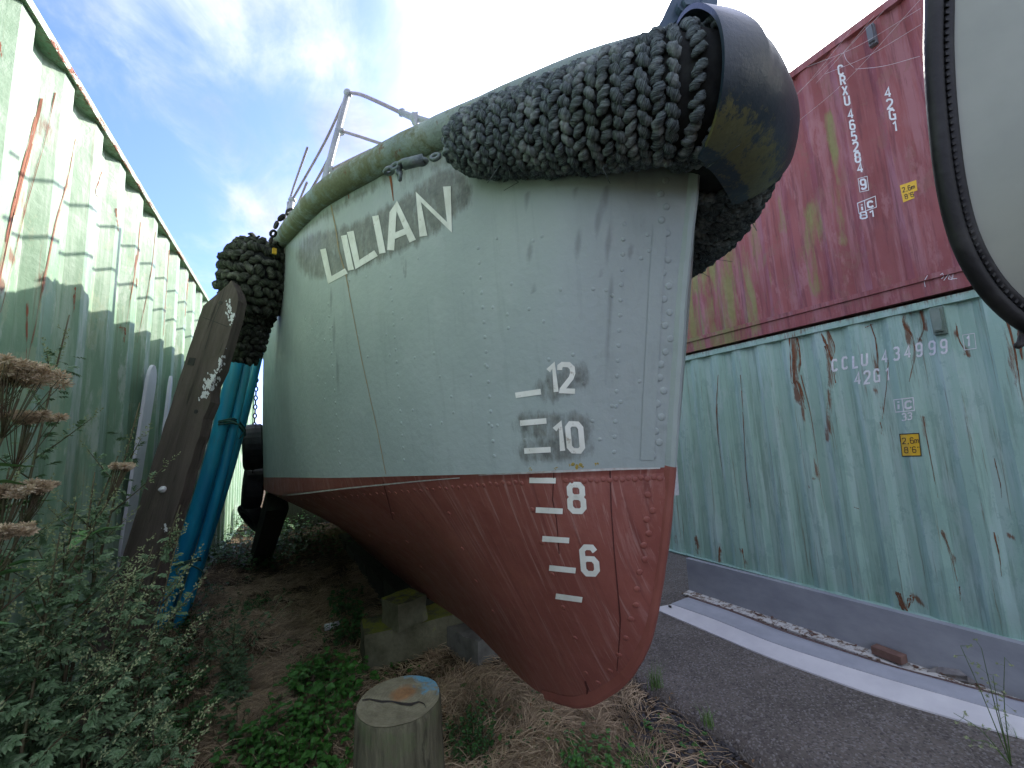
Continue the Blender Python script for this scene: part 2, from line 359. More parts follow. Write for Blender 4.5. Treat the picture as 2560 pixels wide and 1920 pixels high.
# ------------------------------------------------------------------ strokes: lettering made of thin ribbons laid on a surface
GL = {'1': [[(.05, .78), (.32, 1), (.32, 0)]], '2': [[(0, .78), (.02, .92), (.15, 1), (.45, 1), (.6, .88), (.6, .68), (.5, .5), (.02, .05), (0, 0), (.62, 0)]],
      '0': [[(.14, 1), (.46, 1), (.6, .86), (.6, .14), (.46, 0), (.14, 0), (0, .14), (0, .86), (.14, 1)]],
      '8': [[(.14, 1), (.46, 1), (.58, .88), (.58, .64), (.46, .53), (.14, .53), (.02, .64), (.02, .88), (.14, 1)], [(.14, .53), (.46, .53), (.6, .41), (.6, .13), (.46, 0), (.14, 0), (0, .13), (0, .41), (.14, .53)]],
      '6': [[(.58, .85), (.45, 1), (.15, 1), (0, .86), (0, .14), (.14, 0), (.46, 0), (.6, .14), (.6, .42), (.46, .56), (.14, .56), (0, .46)]],
      '9': [[(.02, .15), (.15, 0), (.45, 0), (.6, .14), (.6, .86), (.46, 1), (.14, 1), (0, .86), (0, .58), (.14, .44), (.46, .44), (.6, .54)]],
      '4': [[(.45, 0), (.45, 1), (0, .28), (.64, .28)]], '5': [[(.56, 1), (.06, 1), (.03, .55), (.42, .58), (.6, .44), (.6, .14), (.45, 0), (.14, 0), (0, .12)]],
      '3': [[(.02, .88), (.15, 1), (.45, 1), (.58, .88), (.58, .65), (.42, .53), (.22, .53)], [(.42, .53), (.6, .40), (.6, .13), (.45, 0), (.14, 0), (0, .13)]],
      'C': [[(.6, .84), (.46, 1), (.14, 1), (0, .86), (0, .14), (.14, 0), (.46, 0), (.6, .16)]], 'c': [[(.6, .80), (.42, 1), (.16, 1), (0, .80), (0, .2), (.16, 0), (.42, 0), (.6, .2)]],
      'R': [[(0, 0), (0, 1), (.44, 1), (.58, .86), (.58, .62), (.44, .5), (0, .5)], [(.3, .5), (.6, 0)]], 'X': [[(0, 0), (.6, 1)], [(0, 1), (.6, 0)]],
      'U': [[(0, 1), (0, .14), (.14, 0), (.46, 0), (.6, .14), (.6, 1)]], 'L': [[(0, 1), (0, 0), (.55, 0)]],
      'G': [[(.58, .84), (.45, 1), (.14, 1), (0, .86), (0, .14), (.14, 0), (.6, 0), (.6, .46), (.36, .46)]],
      'i': [[(.3, 0), (.3, .62)], [(.3, .82), (.3, 1)]], 'm': [[(0, 0), (0, .62), (.25, .6), (.32, .5), (.32, 0)], [(.32, .5), (.42, .6), (.62, .58), (.66, .48), (.66, 0)]],
      ',': [[(.25, .1), (.15, -.14)]], "'": [[(.3, 1), (.25, .78)]], '"': [[(.15, 1), (.13, .78)], [(.42, 1), (.40, .78)]], ' ': []}
def ribbon2d(pts, wd, step=9):
    """mitred ribbon along a 2-D polyline; returns left and right points, finely divided"""
    P = [np.array(p, float) for p in pts]; n = len(P); closed = np.allclose(P[0], P[-1]) and n > 3
    Ls, Rs = [], []
    for i in range(n):
        a = P[i-1] if i else (P[-2] if closed else None); b_ = P[i+1] if i < n-1 else (P[1] if closed else None)
        d1 = nrm(P[i]-a) if a is not None else None; d2 = nrm(b_-P[i]) if b_ is not None else None
        if d1 is None: d1 = d2
        if d2 is None: d2 = d1
        n1 = np.array((-d1[1], d1[0])); n2 = np.array((-d2[1], d2[0])); m_ = n1+n2
        k = np.linalg.norm(m_); m_ = m_/k if k > .2 else n1
        sc = min(1.5, 1/max(.5, float(m_.dot(n1))))
        ww = wd[i] if hasattr(wd, '__len__') else wd
        Ls.append(P[i]+m_*ww/2*sc); Rs.append(P[i]-m_*ww/2*sc)
    L2, R2 = [], []
    for i in range(n-1):
        k = max(1, int(np.linalg.norm(P[i+1]-P[i])/step))
        for q in range(k): t = q/k; L2.append(Ls[i]*(1-t)+Ls[i+1]*t); R2.append(Rs[i]*(1-t)+Rs[i+1]*t)
    L2.append(Ls[-1]); R2.append(Rs[-1]); return L2, R2
def lay(geo, pts, wd, cast, lift=.002, step=7, across=2):
    L_, R_ = ribbon2d(pts, wd, step); rows = []
    for a, b_ in zip(L_, R_):
        row = []
        for k in range(across+1):
            t = k/across; q = a*(1-t)+b_*t; h = cast(q[0], q[1])
            if h is None: row = None; break
            row.append(h[0]+h[1]*lift)
        if row is None:
            if len(rows) > 1: geo.grid(rows)
            rows = []
        else: rows.append(row)
    if len(rows) > 1: geo.grid(rows)
def text(geo, s_, org, ux, uy, wd, cast, lift=.002, adv=.9, step=6, thick=None):
    """org: pixel of the first glyph's foot; ux, uy: pixel vectors of one height-unit to the right and up"""
    o = np.array(org, float); ux = np.array(ux, float); uy = np.array(uy, float)
    for ch in s_:
        for st in GL.get(ch, []): lay(geo, [o+ux*a+uy*b_ for a, b_ in st], wd, cast, lift, step)
        o = o+ux*(adv if ch not in "1,'" else adv*.72)
def caster(bvh):
    def cast(px, py):
        d_ = Vector(ray(px, py)).normalized(); h = bvh.ray_cast(Vector(CAM0), d_)
        if h[0] is None: return None
        nn = h[1].normalized()
        if nn.dot(d_) > 0: nn = -nn
        return h[0], nn
    return cast
def bvh_of(*objs):
    vs, fs = [], []
    for o in objs:
        b_ = len(vs); T = np.array(o.parent.matrix_world.translation) if o.parent else np.zeros(3)
        vs += [Vector(q.co)+Vector(T) for q in o.data.vertices]; fs += [tuple(b_+i for i in p.vertices) for p in o.data.polygons]
    return BVHTree.FromPolygons(vs, fs)
def segdist(P, pts):
    """distance of 2-D points P (n,2) to a polyline"""
    best = np.full(len(P), 1e9); pts = np.array(pts, float)
    for a, b_ in zip(pts[:-1], pts[1:]):
        ab = b_-a; t = np.clip(((P-a)@ab)/max(1e-9, ab@ab), 0, 1); best = np.minimum(best, np.linalg.norm(P-(a+t[:, None]*ab), axis=1))
    return best
def projv(V):
    c_ = (np.array(V)-CAM0)@CM.T; return np.stack([1280-c_[:, 0]/c_[:, 2]*F, 960+c_[:, 1]/c_[:, 2]*F], 1), -c_[:, 2]

# ------------------------------------------------------------------ ground, asphalt
def gz(x_, y_):
    return .05*mnoise.noise(Vector((x_*1.7, y_*1.7, 0)))+.02*mnoise.noise(Vector((x_*6, y_*6, 3)))+.12*smooth01(.2, -.9, x_)-.03
def earth_fn(n, b):
    p = n.pos(); f = n.noise(p, 6, 8, .7)
    base = n.mix(n.ramp(f, .35, .65), (.045, .034, .024), (.14, .105, .07))
    base = n.mix(n.ramp(n.noise(p, 70, 4, .7), .6, .68, 0, .7), base, (.17, .145, .11))
    base = n.mix(n.ramp(n.noise(p, 2.2, 4), .52, .65, 0, .6), base, (.12, .085, .045))
    n.put(b.inputs['Normal'], n.bump(n.math('ADD', n.noise(p, 30, 6, .75), n.noise(p, 120, 4)), 1.0, .02)); return base
M['earth'] = mat('dark earth', earth_fn, .95, 0, .1)
def asphalt_fn(n, b):
    p = n.pos(); v = n.node('ShaderNodeTexVoronoi'); n.put(v.inputs['Vector'], p); v.inputs['Scale'].default_value = 105
    base = n.mix(n.ramp(n.noise(p, 2.5, 5), .35, .65), (.13, .115, .097), (.18, .16, .137))
    cs = n.sep(v.outputs['Color'])[0]
    base = n.mix(n.ramp(cs, .72, .95, 0, .8), base, (.27, .26, .24)); base = n.mix(n.ramp(cs, .3, .0, 0, .55), base, (.02, .02, .022))
    base = n.mix(n.ramp(n.noise(p, 1.2, 6, .7), .55, .7, 0, .6), base, (.05, .04, .032))
    n.put(b.inputs['Normal'], n.bump(n.math('ADD', n.ramp(v.outputs['Distance'], 0, .7, 1, 0), n.noise(p, 9, 4)), .8, .006)); return base
M['asphalt'] = mat('worn asphalt', asphalt_fn, .8, 0, .3)
g = Geo(); xs = np.linspace(-1.6, 2.45, 120); ys = np.linspace(-1.5, 16, 420)
g.grid([[(a, b_, gz(a, b_)) for a in xs] for b_ in ys], flip=True)
tag(g.build('ground', M['earth'], None, True), kind='structure')
g = Geo(); g.add([(-300, -300, -.11), (300, -300, -.11), (300, 300, -.11), (-300, 300, -.11)], [(0, 1, 2, 3)])
tag(g.build('terrain', M['earth']), kind='structure')
g = Geo(); rows = []
for b_ in np.r_[np.linspace(-5, 4, 260), np.linspace(4.1, 16, 40)]:
    e = 2.12+.05*mnoise.noise(Vector((0, b_*1.5, 7)))+.022*mnoise.noise(Vector((0, b_*9, 2)))+.012*mnoise.noise(Vector((0, b_*30, 2)))
    row = [(e-.045, b_, -.05), (e-.02, b_, .008+.012*mnoise.noise(Vector((1, b_*20, 0)))), (e+.03, b_, .036)]
    row += [(e+(7.6-e)*t, b_, .04+.004*mnoise.noise(Vector((t*20, b_*3, 0)))) for t in (.02, .05, .1, .16, .24, .34, .5, 1)]
    rows.append(row)
g.grid(rows, flip=True); tag(g.build('asphalt_road', M['asphalt'], None, True), kind='structure')

# ------------------------------------------------------------------ the boat
XC = 1.12; XR = 4.565
stem_px = [(1750, 150), (1738, 417), (1710, 700), (1692, 960), (1679, 1165), (1669, 1274), (1649, 1438), (1624, 1573), (1595, 1647), (1545, 1712), (1455, 1758), (1366, 1740), (1296, 1690), (1197, 1590), (1137, 1540), (1033, 1470)]
stem = [onX(a, b_, XC) for a, b_ in stem_px]
STEM_T = cr(stem[:5], 80); 
keel3 = [tuple(q) for q in stem[4:]]+[(XC, 5.2, .21), (XC, 7.5, .08), (XC, 9.6, .05)]
def plan(pts, n, power=1.35):
    c_ = cr([(a, b_) for a, b_ in pts], 400); return resamp(c_, n, power)
NT_ = 260
PT = plan([(1.12, .658), (1.03, .725), (.84, .90), (.60, 1.32), (.37, 1.84), (.16, 2.36), (.03, 3.1), (-.09, 4.2), (-.19, 5.5), (-.2, 8), (.1, 9.6)], NT_)
PA = plan([(1.12, .925), (1.03, .985), (.82, 1.155), (.62, 1.52), (.41, 2.0), (.21, 2.55), (.06, 3.3), (-.06, 4.3), (-.16, 5.6), (-.17, 8), (.15, 9.5)], NT_)
PB = plan([(1.12, .93), (1.035, .99), (.83, 1.165), (.635, 1.53), (.43, 2.02), (.225, 2.57), (.07, 3.32), (-.055, 4.32), (-.155, 5.62), (-.16, 8), (.15, 9.5)], NT_)
def lift(P, curve, z0, ylim=3.6):
    gx, gy = np.array(curve, float).T; Z = []
    for X_, Y_ in P:
        if Y_ > ylim: break
        lo, hi = .5, 4.
        for _ in range(40):
            m_ = (lo+hi)/2; q = proj((X_, Y_, m_))
            if q[1] < np.interp(q[0], gx, gy): hi = m_
            else: lo = m_
        Z.append((lo+hi)/2)
    k = len(Z); sl_ = (Z[-1]-Z[-12])/(P[k-1][1]-P[k-12][1])
    for i in range(k, len(P)):
        dy = P[i][1]-P[k-1][1]; Z.append(Z[k-1]+max(sl_, -.08)*dy if z0 is None else Z[k-1]+z0*dy)
    Z = np.array(Z); Z[0] = z_first if (z_first := None) else Z[0]
    return np.c_[P, Z]
TT = lift(PT, [(600, 700), (714, 613), (782, 541), (844, 492), (919, 450), (971, 424), (1033, 395), (1121, 362), (1389, 262), (1620, 188), (1750, 150)], -.03)
AA = lift(PA, [(600, 1192), (849, 1195), (1048, 1189), (1197, 1186), (1396, 1178), (1545, 1172), (1679, 1168)], -.05)
BB = lift(PB, [(600, 1250), (667, 1244), (780, 1232), (958, 1213), (1097, 1204), (1222, 1200), (1415, 1190), (1570, 1185), (1679, 1183)], -.05)
TT[0] = stem[0]; AA[0] = stem[4]
BB[0] = onX(1677.5, 1182, XC)
print('T', TT[::40].round(2).tolist()); print('A', AA[::40].round(2).tolist())
def zsm(C, k=9):
    z_ = C[:, 2].copy(); zp = np.r_[[z_[0]]*k, z_, [z_[-1]]*k]; s_ = np.convolve(zp, np.ones(2*k+1)/(2*k+1), 'valid'); s_[:k] = s_[:k]*0+z_[:k]; C[k:, 2] = s_[k:]; return C
for C in (TT, AA, BB): zsm(C)
SK = cr(keel3, 900)
# keel points paired with the stations along the waterline
KK = []
sB = np.r_[0, np.cumsum(np.linalg.norm(np.diff(BB, axis=0), axis=1))]
sK = np.r_[0, np.cumsum(np.linalg.norm(np.diff(SK, axis=0), axis=1))]
for i in range(NT_):
    # keel station: runs ahead of the waterline station near the forefoot, then level with it
    yb = BB[i][1]; s_lead = sB[i]*1.18+.55*(1-math.exp(-sB[i]/.35))
    KK.append([np.interp(min(s_lead, sK[-1]), sK, SK[:, k]) for k in range(3)])
KK = np.array(KK)
NS, NB = 84, 90
def side_rows(Xm=False):
    rows, uvr = [], []
    for i in range(NT_):
        row, u = [], []; a, b_, c_ = TT[i], AA[i], BB[i]
        bow = STEM_T; 
        for j in range(NS+1):
            v = j/NS; p_ = a*(1-v)+b_*v
            # follow the true stem near the bow
            k = math.exp(-(sB[i]/.25)**2); st = STEM_T[int(round(v*79))]; ln = stem[0]*(1-v)+stem[4]*v
            p_ = p_+(st-ln)*k
            # slight fullness and small plating unevenness
            nn = np.array((-.8, -.6, 0)); p_ = p_+nn*(.018*math.sin(math.pi*v)*min(1, sB[i]/.4)+.0035*mnoise.noise(Vector((sB[i]*2.2, v*3.5, 1)))*min(1, sB[i]/.2))
            row.append(p_); u.append((sB[i], v))
        rows.append(row); uvr.append(u)
    return rows, uvr
SIDE, SUV = side_rows()
BOT, BUV = [], []
for i in range(NT_):
    b_, c_, k_ = AA[i], BB[i], KK[i]; row, u = [], []
    for j in range(5):
        v = j/4; row.append(b_*(1-v)+c_*v-(np.array((0, 0, 0)))); u.append((sB[i], 1+v*.05))
    dz = c_[2]-k_[2]; t = min(1, sB[i]/3.2)
    e_ = min(1, sB[i]/.5); q_ = max(0, 1-sB[i]/1.5)
    p1 = c_+(k_-c_)*.33+np.array((.04*t, 0, .03*t-.03*e_*q_))+np.array((-.05, -.05, 0))*e_*q_
    p2 = c_+(k_-c_)*.66+np.array((.12*t, 0, .10*t))+np.array((-.07, -.08, 0))*e_*q_
    for j in range(1, NB+1):
        v = j/NB; q = (1-v)**3*c_+3*(1-v)**2*v*p1+3*(1-v)*v*v*p2+v**3*k_
        row.append(q); yq = float(q[1]); u.append((float(np.interp(yq, BB[:, 1], sB)) if yq > BB[0][1] else (yq-BB[0][1])*3.0, 1.05+v*1.1))
    BOT.append(row); BUV.append(u)
boat = thing('workboat', 'grey and red riveted steel workboat named LILIAN propped up on blocks', 'boat', (XC, 4.5, 0))
def mirror(rows): return [[np.array((2*XC-q[0], q[1], q[2])) for q in r_] for r_ in rows]
gs = Geo(); gs.cur = 0; gs.grid(SIDE, SUV); gs.cur = 1; gs.grid(BOT, BUV)
gs.cur = 0; gs.grid(mirror(SIDE), SUV, True); gs.cur = 1; gs.grid(mirror(BOT), BUV, True)
# transom
tr = [SIDE[-1][j] for j in range(0, NS+1, 4)]+[BOT[-1][j] for j in range(4, NB+5, 6)]+[BOT[-1][-1]]
gs.cur = 0; gs.grid([tr, [np.array((2*XC-q[0], q[1], q[2])) for q in tr]], [[(0, 0)]*len(tr)]*2)
hull_tmp = gs
bvH = BVHTree.FromPolygons([Vector(q) for q in gs.v], gs.f); castH = caster(bvH)
# rivets are part of the plating
def c5(a, b_): return (1600+a*.615, 900+b_*.615)
def c7(a, b_): return (600+a*.4973, 1150+b_*.4973)
riv = [c5(*q)+(.012,) for q in ((85, 18), (80, 72), (97, 125), (70, 178), (87, 232), (62, 290), (78, 335), (52, 390))]
for k in range(14):
    riv.append((1652+(k % 2)*13-k*1.0+12, 880-k*33, .011))
riv += [c7(*q)+(.011,) for q in ((2050, 175), (2075, 255), (2045, 300), (2055, 370), (2030, 430), (2035, 500), (2010, 565), (1995, 650), (1990, 730), (1965, 800), (1940, 895), (1905, 980), (1860, 1060), (1800, 1120))]
riv += [c7(*q)+(.0095,) for q in ((1470, 250), (1520, 415), (1570, 575), (1625, 740), (1685, 895), (1740, 1070), (770, 268), (1050, 268), (1118, 445), (1187, 608), (1272, 760), (650, 380), (840, 410), (910, 535))]
for k in range(62):
    t = k/61; X_ = 690+(1650-690)*(t**1.0); riv.append((X_, np.interp(X_, (667, 1250, 1650), (1256, 1207, 1193))+ (3 if k % 2 else 0), .008+.001*t))
for k in range(60):
    X_ = random.uniform(760, 1640); Y_ = random.uniform(560, 1130); riv.append((X_, Y_, .0065))
for (xa, ya, xb, yb, n_) in ((975, 690, 1010, 1150, 16), (1195, 620, 1235, 1140, 15), (1560, 560, 1535, 1130, 16), (820, 760, 850, 1160, 14)):
    for k in range(n_): riv.append((xa+(xb-xa)*k/(n_-1), ya+(yb-ya)*k/(n_-1), .007))
for X_, Y_, r_ in riv:
    if 1315 < X_ < 1400 and 1180 < Y_ < 1215: continue
    h = castH(X_, Y_)
    if h and h[0].y < 5: gs.cur = 0 if Y_ < np.interp(X_, (667, 1197, 1679), (1192, 1186, 1170)) else 1; gs.dome(h[0], h[1], r_*1.1, .2 if Y_ < 1150 else .28)
P2, dep = projv(gs.v); front = np.array([q[0] < XC+.01 and q[1] < 6 for q in gs.v])
name_ln = [(800, 640), (870, 625), (950, 590), (1040, 545), (1120, 480)]
gr = np.clip(1.15-np.maximum(0, segdist(P2, name_ln)-44)/26, 0, 1)*1.0
gr = np.maximum(gr, np.clip(1.05-np.abs(segdist(P2, [(975, 425), (1130, 380), (1290, 410)])-10)/60, 0, 1)*.75)
gr = np.maximum(gr, np.clip(1.0-segdist(P2, [(690, 610), (1130, 350)])/26, 0, 1)*.8)
gr = np.maximum(gr, np.clip(1-segdist(P2, [(1012, 650), (1015, 690)])/14, 0, 1)*.8)
for a, b_ in (((1375, 975), (1440, 940)), ((1320, 1060), (1450, 1070)), ((1325, 1125), (1450, 1115))): gr = np.maximum(gr, np.clip(1.35-segdist(P2, [a, b_])/40, 0, .78))
dm = np.zeros(len(P2))
for pl, wd in (([(1318, 480), (1322, 600), (1333, 730)], 6), ([(1440, 470), (1448, 690)], 6), ([(1493, 450), (1498, 690)], 6), ([(1515, 470), (1528, 760), (1520, 960)], 9), ([(1590, 430), (1575, 600), (1580, 700)], 4), ([(820, 660), (850, 1000)], 5)):
    dm = np.maximum(dm, np.clip(1.1-segdist(P2, pl)/wd, 0, 1))
gr *= front; dm *= front
hull = gs.build('hull', [M['grey'], M['red']], boat, True, {'grime': gr, 'damp': dm, 'edge': dm*0})
hull.data.set_sharp_from_angle(angle=math.radians(50)) if hasattr(hull.data, 'set_sharp_from_angle') else None

# lettering, draught marks and stains
def c2(a, b_): return (600+a*.3255, 180+b_*.3255)
name = None
for st, wd in ((((640, 1360), (693, 1598), (820, 1528)), 11.0), (((800, 1255), (856, 1522)), 11.5), (((850, 1225), (905, 1480), (1048, 1392)), 13), (((1042, 1105), (1098, 1393)), 12.5),
               (((1160, 1370), (1178, 1085), (1208, 1030), (1330, 1300)), 13.5), (((1185, 1262), (1282, 1222)), 11.5), (((1412, 1262), (1372, 960), (1612, 1195), (1592, 880)), 15)):
    name = Geo(); lay(name, [c2(*q) for q in st], wd*1.3, castH, .0022, 6); name.build('name_letter', M['letter'], boat)
D = 1.1573
def disp(a, b_): return (a*D, b_*D)
for (xa, ya, xb, yb) in ((1114, 854, 1169, 846), (1124, 914, 1181, 909), (1133, 974, 1190, 971), (1144, 1037, 1201, 1038), (1158, 1101, 1216, 1104), (1172, 1163, 1230, 1167), (1187, 1226, 1244, 1232), (1201, 1287, 1258, 1295)):
    marks = Geo(); lay(marks, [disp(xa, ya), disp(xb, yb)], 14, castH, .0022, 8); marks.build('draught_tick', M['letter'], boat)
def nums(s_, x0, y0, h_, wpx, tilt, lw):
    # foot-left of the first digit in the photograph's pixels
    marks = Geo(); text(marks, s_, disp(x0, y0), (h_*D*wpx, h_*D*wpx*.04), (-h_*D*tilt, -h_*D), lw, castH, .0022, .98, 7); marks.build('draught_numeral', M['letter'], boat)
nums('1', 1187, 846, 58, .80, .10, 12.5); nums('2', 1214, 844, 57, .80, .10, 13); nums('1', 1200, 973, 58, .84, .09, 13); nums('0', 1231, 973, 58, .80, .09, 13.5); nums('8', 1233, 1103, 57, .84, .07, 14); nums('6', 1262, 1238, 57, .84, .09, 14)
for pl, wd in (([c2(700, 1020), c2(735, 1190), c2(760, 1370), c2(815, 1560), c2(835, 1660)], 3.2), ([(871, 720), (905, 900), (945, 1080), (965, 1185)], 1.8)):
    st_ = Geo(); lay(st_, pl, wd, castH, .0015, 12, 1); st_.build('rust_run', M['rust_pale'], boat)
for pl, wd in (([c2(1150, 770), c2(1165, 860), c2(1180, 990)], [7, 5, 1.5]), ([c2(835, 910), c2(838, 975)], [4, 1.5])): st_ = Geo(); lay(st_, pl, wd, castH, .0017, 8, 2); st_.build('rust_stain', M['rust'], boat)
for pl, wd in (([c7(1578, 60), c7(1572, 200), c7(1592, 300), c7(1605, 470)], 2.4), ([c7(1860, 55), c7(1866, 240), c7(1880, 450), c7(1912, 800), c7(1908, 900), c7(1895, 1060)], [4, 3, 3, 4, 3, 2]), ([c7(720, 110), c7(745, 200), c7(770, 300)], 2), ([c7(1735, 1110), c7(1748, 1150), c7(1742, 1195)], [5, 6, 2])):
    st_ = Geo(); lay(st_, pl, wd, castH, .0015, 8, 1); st_.build('paint_crack', M['crack'], boat)
rr = random.Random(4)
for (a, b_, r_) in ((1690, 32, 17), (1792, 20, 8), (1462, 48, 7), (1590, 38, 6), (1720, 30, 8), (1660, 26, 6)):
    st_ = Geo()
    for k in range(9):
        px, py = c7(a+rr.gauss(0, r_*.8), b_+rr.gauss(0, r_*.55)); h = castH(px, py)
        if h: st_.dome(h[0], h[1], r_*.00032*rr.uniform(.6, 1.3), .25, 7)
    st_.build('lichen_patch', M['lichen'], boat)
st_ = Geo(); lay(st_, [(668, 1243), (760, 1233), (860, 1221), (958, 1211), (1060, 1201), (1150, 1194)], [3.2, 3.0, 3.4, 3.6, 3.2, 2.2], castH, .002, 12, 1); st_.build('plate_edge_line', M['cream_line'], boat); st_ = Geo()
lay(st_, [(1197, 1187), (1396, 1178), (1545, 1172), (1650, 1170)], [2, 5, 5, 3.5], castH, .002, 12, 1)
st_.build('plate_edge_line', M['cream_line'], boat)
# stem bar: flat bar down the bow
g = Geo(); sp = np.vstack([cr(stem[:5], 40)[:-1], cr(stem[4:12], 60)]); prev = None; rows = []
for i, q in enumerate(sp):
    tt = nrm(sp[min(i+1, len(sp)-1)]-sp[max(i-1, 0)]); out_ = np.cross(tt, (1, 0, 0)); out_ = out_ if out_[1]+out_[2]*.6 < 0 else -out_
    out_ = nrm(out_); hw = .0085+.002*mnoise.noise(Vector(q*20)); a_ = .012+.003*mnoise.noise(Vector(q*14))
    rows.append([q+out_*-.03+np.array((-.02, 0, 0)), q+out_*a_*.4+np.array((-hw-.004, 0, 0)), q+out_*(a_+.004)+np.array((-hw*.6, 0, 0)), q+out_*(a_+.004)+np.array((hw*.6, 0, 0)), q+out_*a_*.4+np.array((hw+.004, 0, 0)), q+out_*-.03+np.array((.02, 0, 0))])
g.grid(rows); nsp = 39
g.m = [0 if k < nsp*5 else 1 for k in range(len(g.f))]
o = g.build('stem_bar', [M['grey'], M['red']], boat, False, {'grime': np.zeros(len(g.v)), 'damp': np.zeros(len(g.v)), 'edge': np.zeros(len(g.v))})
# doubler plate beside the stem, slightly proud
g = Geo(); pth = [(1650, 560), (1640, 700), (1632, 850), (1624, 1000), (1618, 1150)]
lay(g, pth, 34, castH, .003, 12, 3)
g.build('stem_doubler_plate', M['grey'], boat, True)
# rubbing pipe along the bulwark top
RP = []
for i in range(0, NT_, 4):
    q = TT[i]; RP.append(q+np.array((-.01, -.02, .045)))
g = Geo(); g.tube(RP, [.062+.004*mnoise.noise(Vector(q*6)) for q in RP], 20)
g.build('rubbing_pipe', M['rail'], boat, True)
g = Geo(); g.tube([(2*XC-q[0], q[1], q[2]) for q in RP], .062, 14); g.build('rubbing_pipe', M['rail'], boat, True)
g = Geo(); dk = [SIDE[i][30]+np.array((.03, 0, 0)) for i in range(12, NT_, 4)]
g.grid([[q, np.array((2*XC-q[0], q[1], q[2]))] for q in dk]); g.build('deck', M['metal_grey'], boat)
# low house aft, hidden from view, added for the shadow it throws
g = Geo(); g.box((XC, 7.2, 2.75), (1.5, 2.4, .95), taper=.93); g.box((XC, 7.2, 3.25), (1.6, 2.5, .06))
dh = g.build('shadow_deckhouse', M['grey'], boat)

# guard rail: stanchions and sleeved wires
def raypt(a, b_, w_): return atw(a*D, b_*D, w_)
def k2(a, b_, w_): q = c2(a, b_); return atw(q[0], q[1], w_)
top = k2(828, 165, 2.35); foot = k2(640, 870, 2.28)
g = Geo(); g.tube([foot+(foot-top)*.15, foot, top], [.019, .018, .016], 12); g.ell(top, (.024, .024, .026)); g.ell(k2(700, 752, 2.3), (.024,)*3); g.ell(k2(778, 458, 2.33), (.022,)*3)
g.build('rail_stanchion', M['metal_grey'], boat, True)
s2t = k2(400, 985, 2.9); s2b = k2(378, 1110, 2.85); g = Geo(); g.tube([s2b, s2t], .018, 10); g.ell(s2t, (.026,)*3); g.build('rail_stanchion', M['metal_grey'], boat, True)
def wire(pts, r=.008): g_ = Geo(); g_.tube(cr(pts, 20), r, 8); g_.build('rail_wire', M['wire'], boat, True)
wire([k2(815, 190, 2.35), k2(640, 560, 2.6), k2(405, 975, 2.9)]); wire([k2(775, 470, 2.33), k2(640, 740, 2.5), k2(490, 1000, 2.75)])
wire([k2(850, 160, 2.35), k2(930, 175, 2.2), k2(1060, 230, 2.05), k2(1240, 315, 1.9)], .0095)
wire([k2(785, 455, 2.33), k2(930, 500, 2.15), k2(1095, 555, 2.0)]); wire([k2(705, 748, 2.3), k2(840, 680, 2.15), k2(1010, 600, 2.0)])
g = Geo(); g.tube([k2(1235, 310, 1.9), k2(1330, 350, 1.85), k2(1480, 390, 1.8)], [.014, .016, .013], 10); g.ell(k2(1345, 355, 1.83), (.022, .02, .034), jag=.5); g.ell(k2(1350, 385, 1.82), (.012, .012, .03), jag=.5)
g.tube([k2(1240, 300, 1.9), k2(1250, 325, 1.9)], .019, 8); g.build('wire_tensioner', M['metal_grey'], boat, True)
# further rail wires running aft, they throw their lines on the container behind
for zz_, yy_ in ((0, 0), (.33, 0), (.62, 0)):
    g = Geo(); pts = []
    for i in range(8): yv = 3.2+i*.93; xv = float(np.interp(yv, TT[:, 1], TT[:, 0])); zv = float(np.interp(yv, TT[:, 1], TT[:, 2])); pts.append((xv+.12, yv, zv+.18+zz_))
    g.tube(cr(pts, 20), .009, 6); g.build('rail_wire', M['wire'], boat, True)
for i in range(1, 7, 2):
    yv = 3.3+i*.95; xv = float(np.interp(yv, TT[:, 1], TT[:, 0])); zv = float(np.interp(yv, TT[:, 1], TT[:, 2])); g = Geo(); g.tube([(xv+.12, yv, zv-.1), (xv+.12, yv, zv+.82)], .017, 8); g.build('rail_stanchion', M['metal_grey'], boat, True)
# cleat horns and red hook on the foredeck
def c3(a, b_): return (1080+a*.443, a*0+b_*.443)
g = Geo(); p0, p1, p2 = [atw(*c3(*q), 1.62) for q in ((620, 455), (655, 425), (695, 402))]; g.tube(cr([p0+(p0-p1), p0, p1, p2], 10), [.03, .026, .024, .022, .02, .018, .016, .014, .012, .006], 10)
g.build('cleat_horn', M['dark_steel'], boat, True)
g = Geo(); g.tube(cr([atw(*c3(*q), 1.6) for q in ((800, 395), (830, 362), (880, 355), (915, 385))], 12), .019, 10); g.build('cleat_horn', M['metal_grey'], boat, True)
M['redpaint'] = plain('red paint', (.55, .09, .06), (.42, .07, .05), 10, .5)
g = Geo(); g.tube(cr([atw(*c3(*q), 1.85) for q in ((240, 600), (250, 562), (262, 560), (263, 600))], 12), .008, 10); g.build('red_hook', M['redpaint'], boat, True)

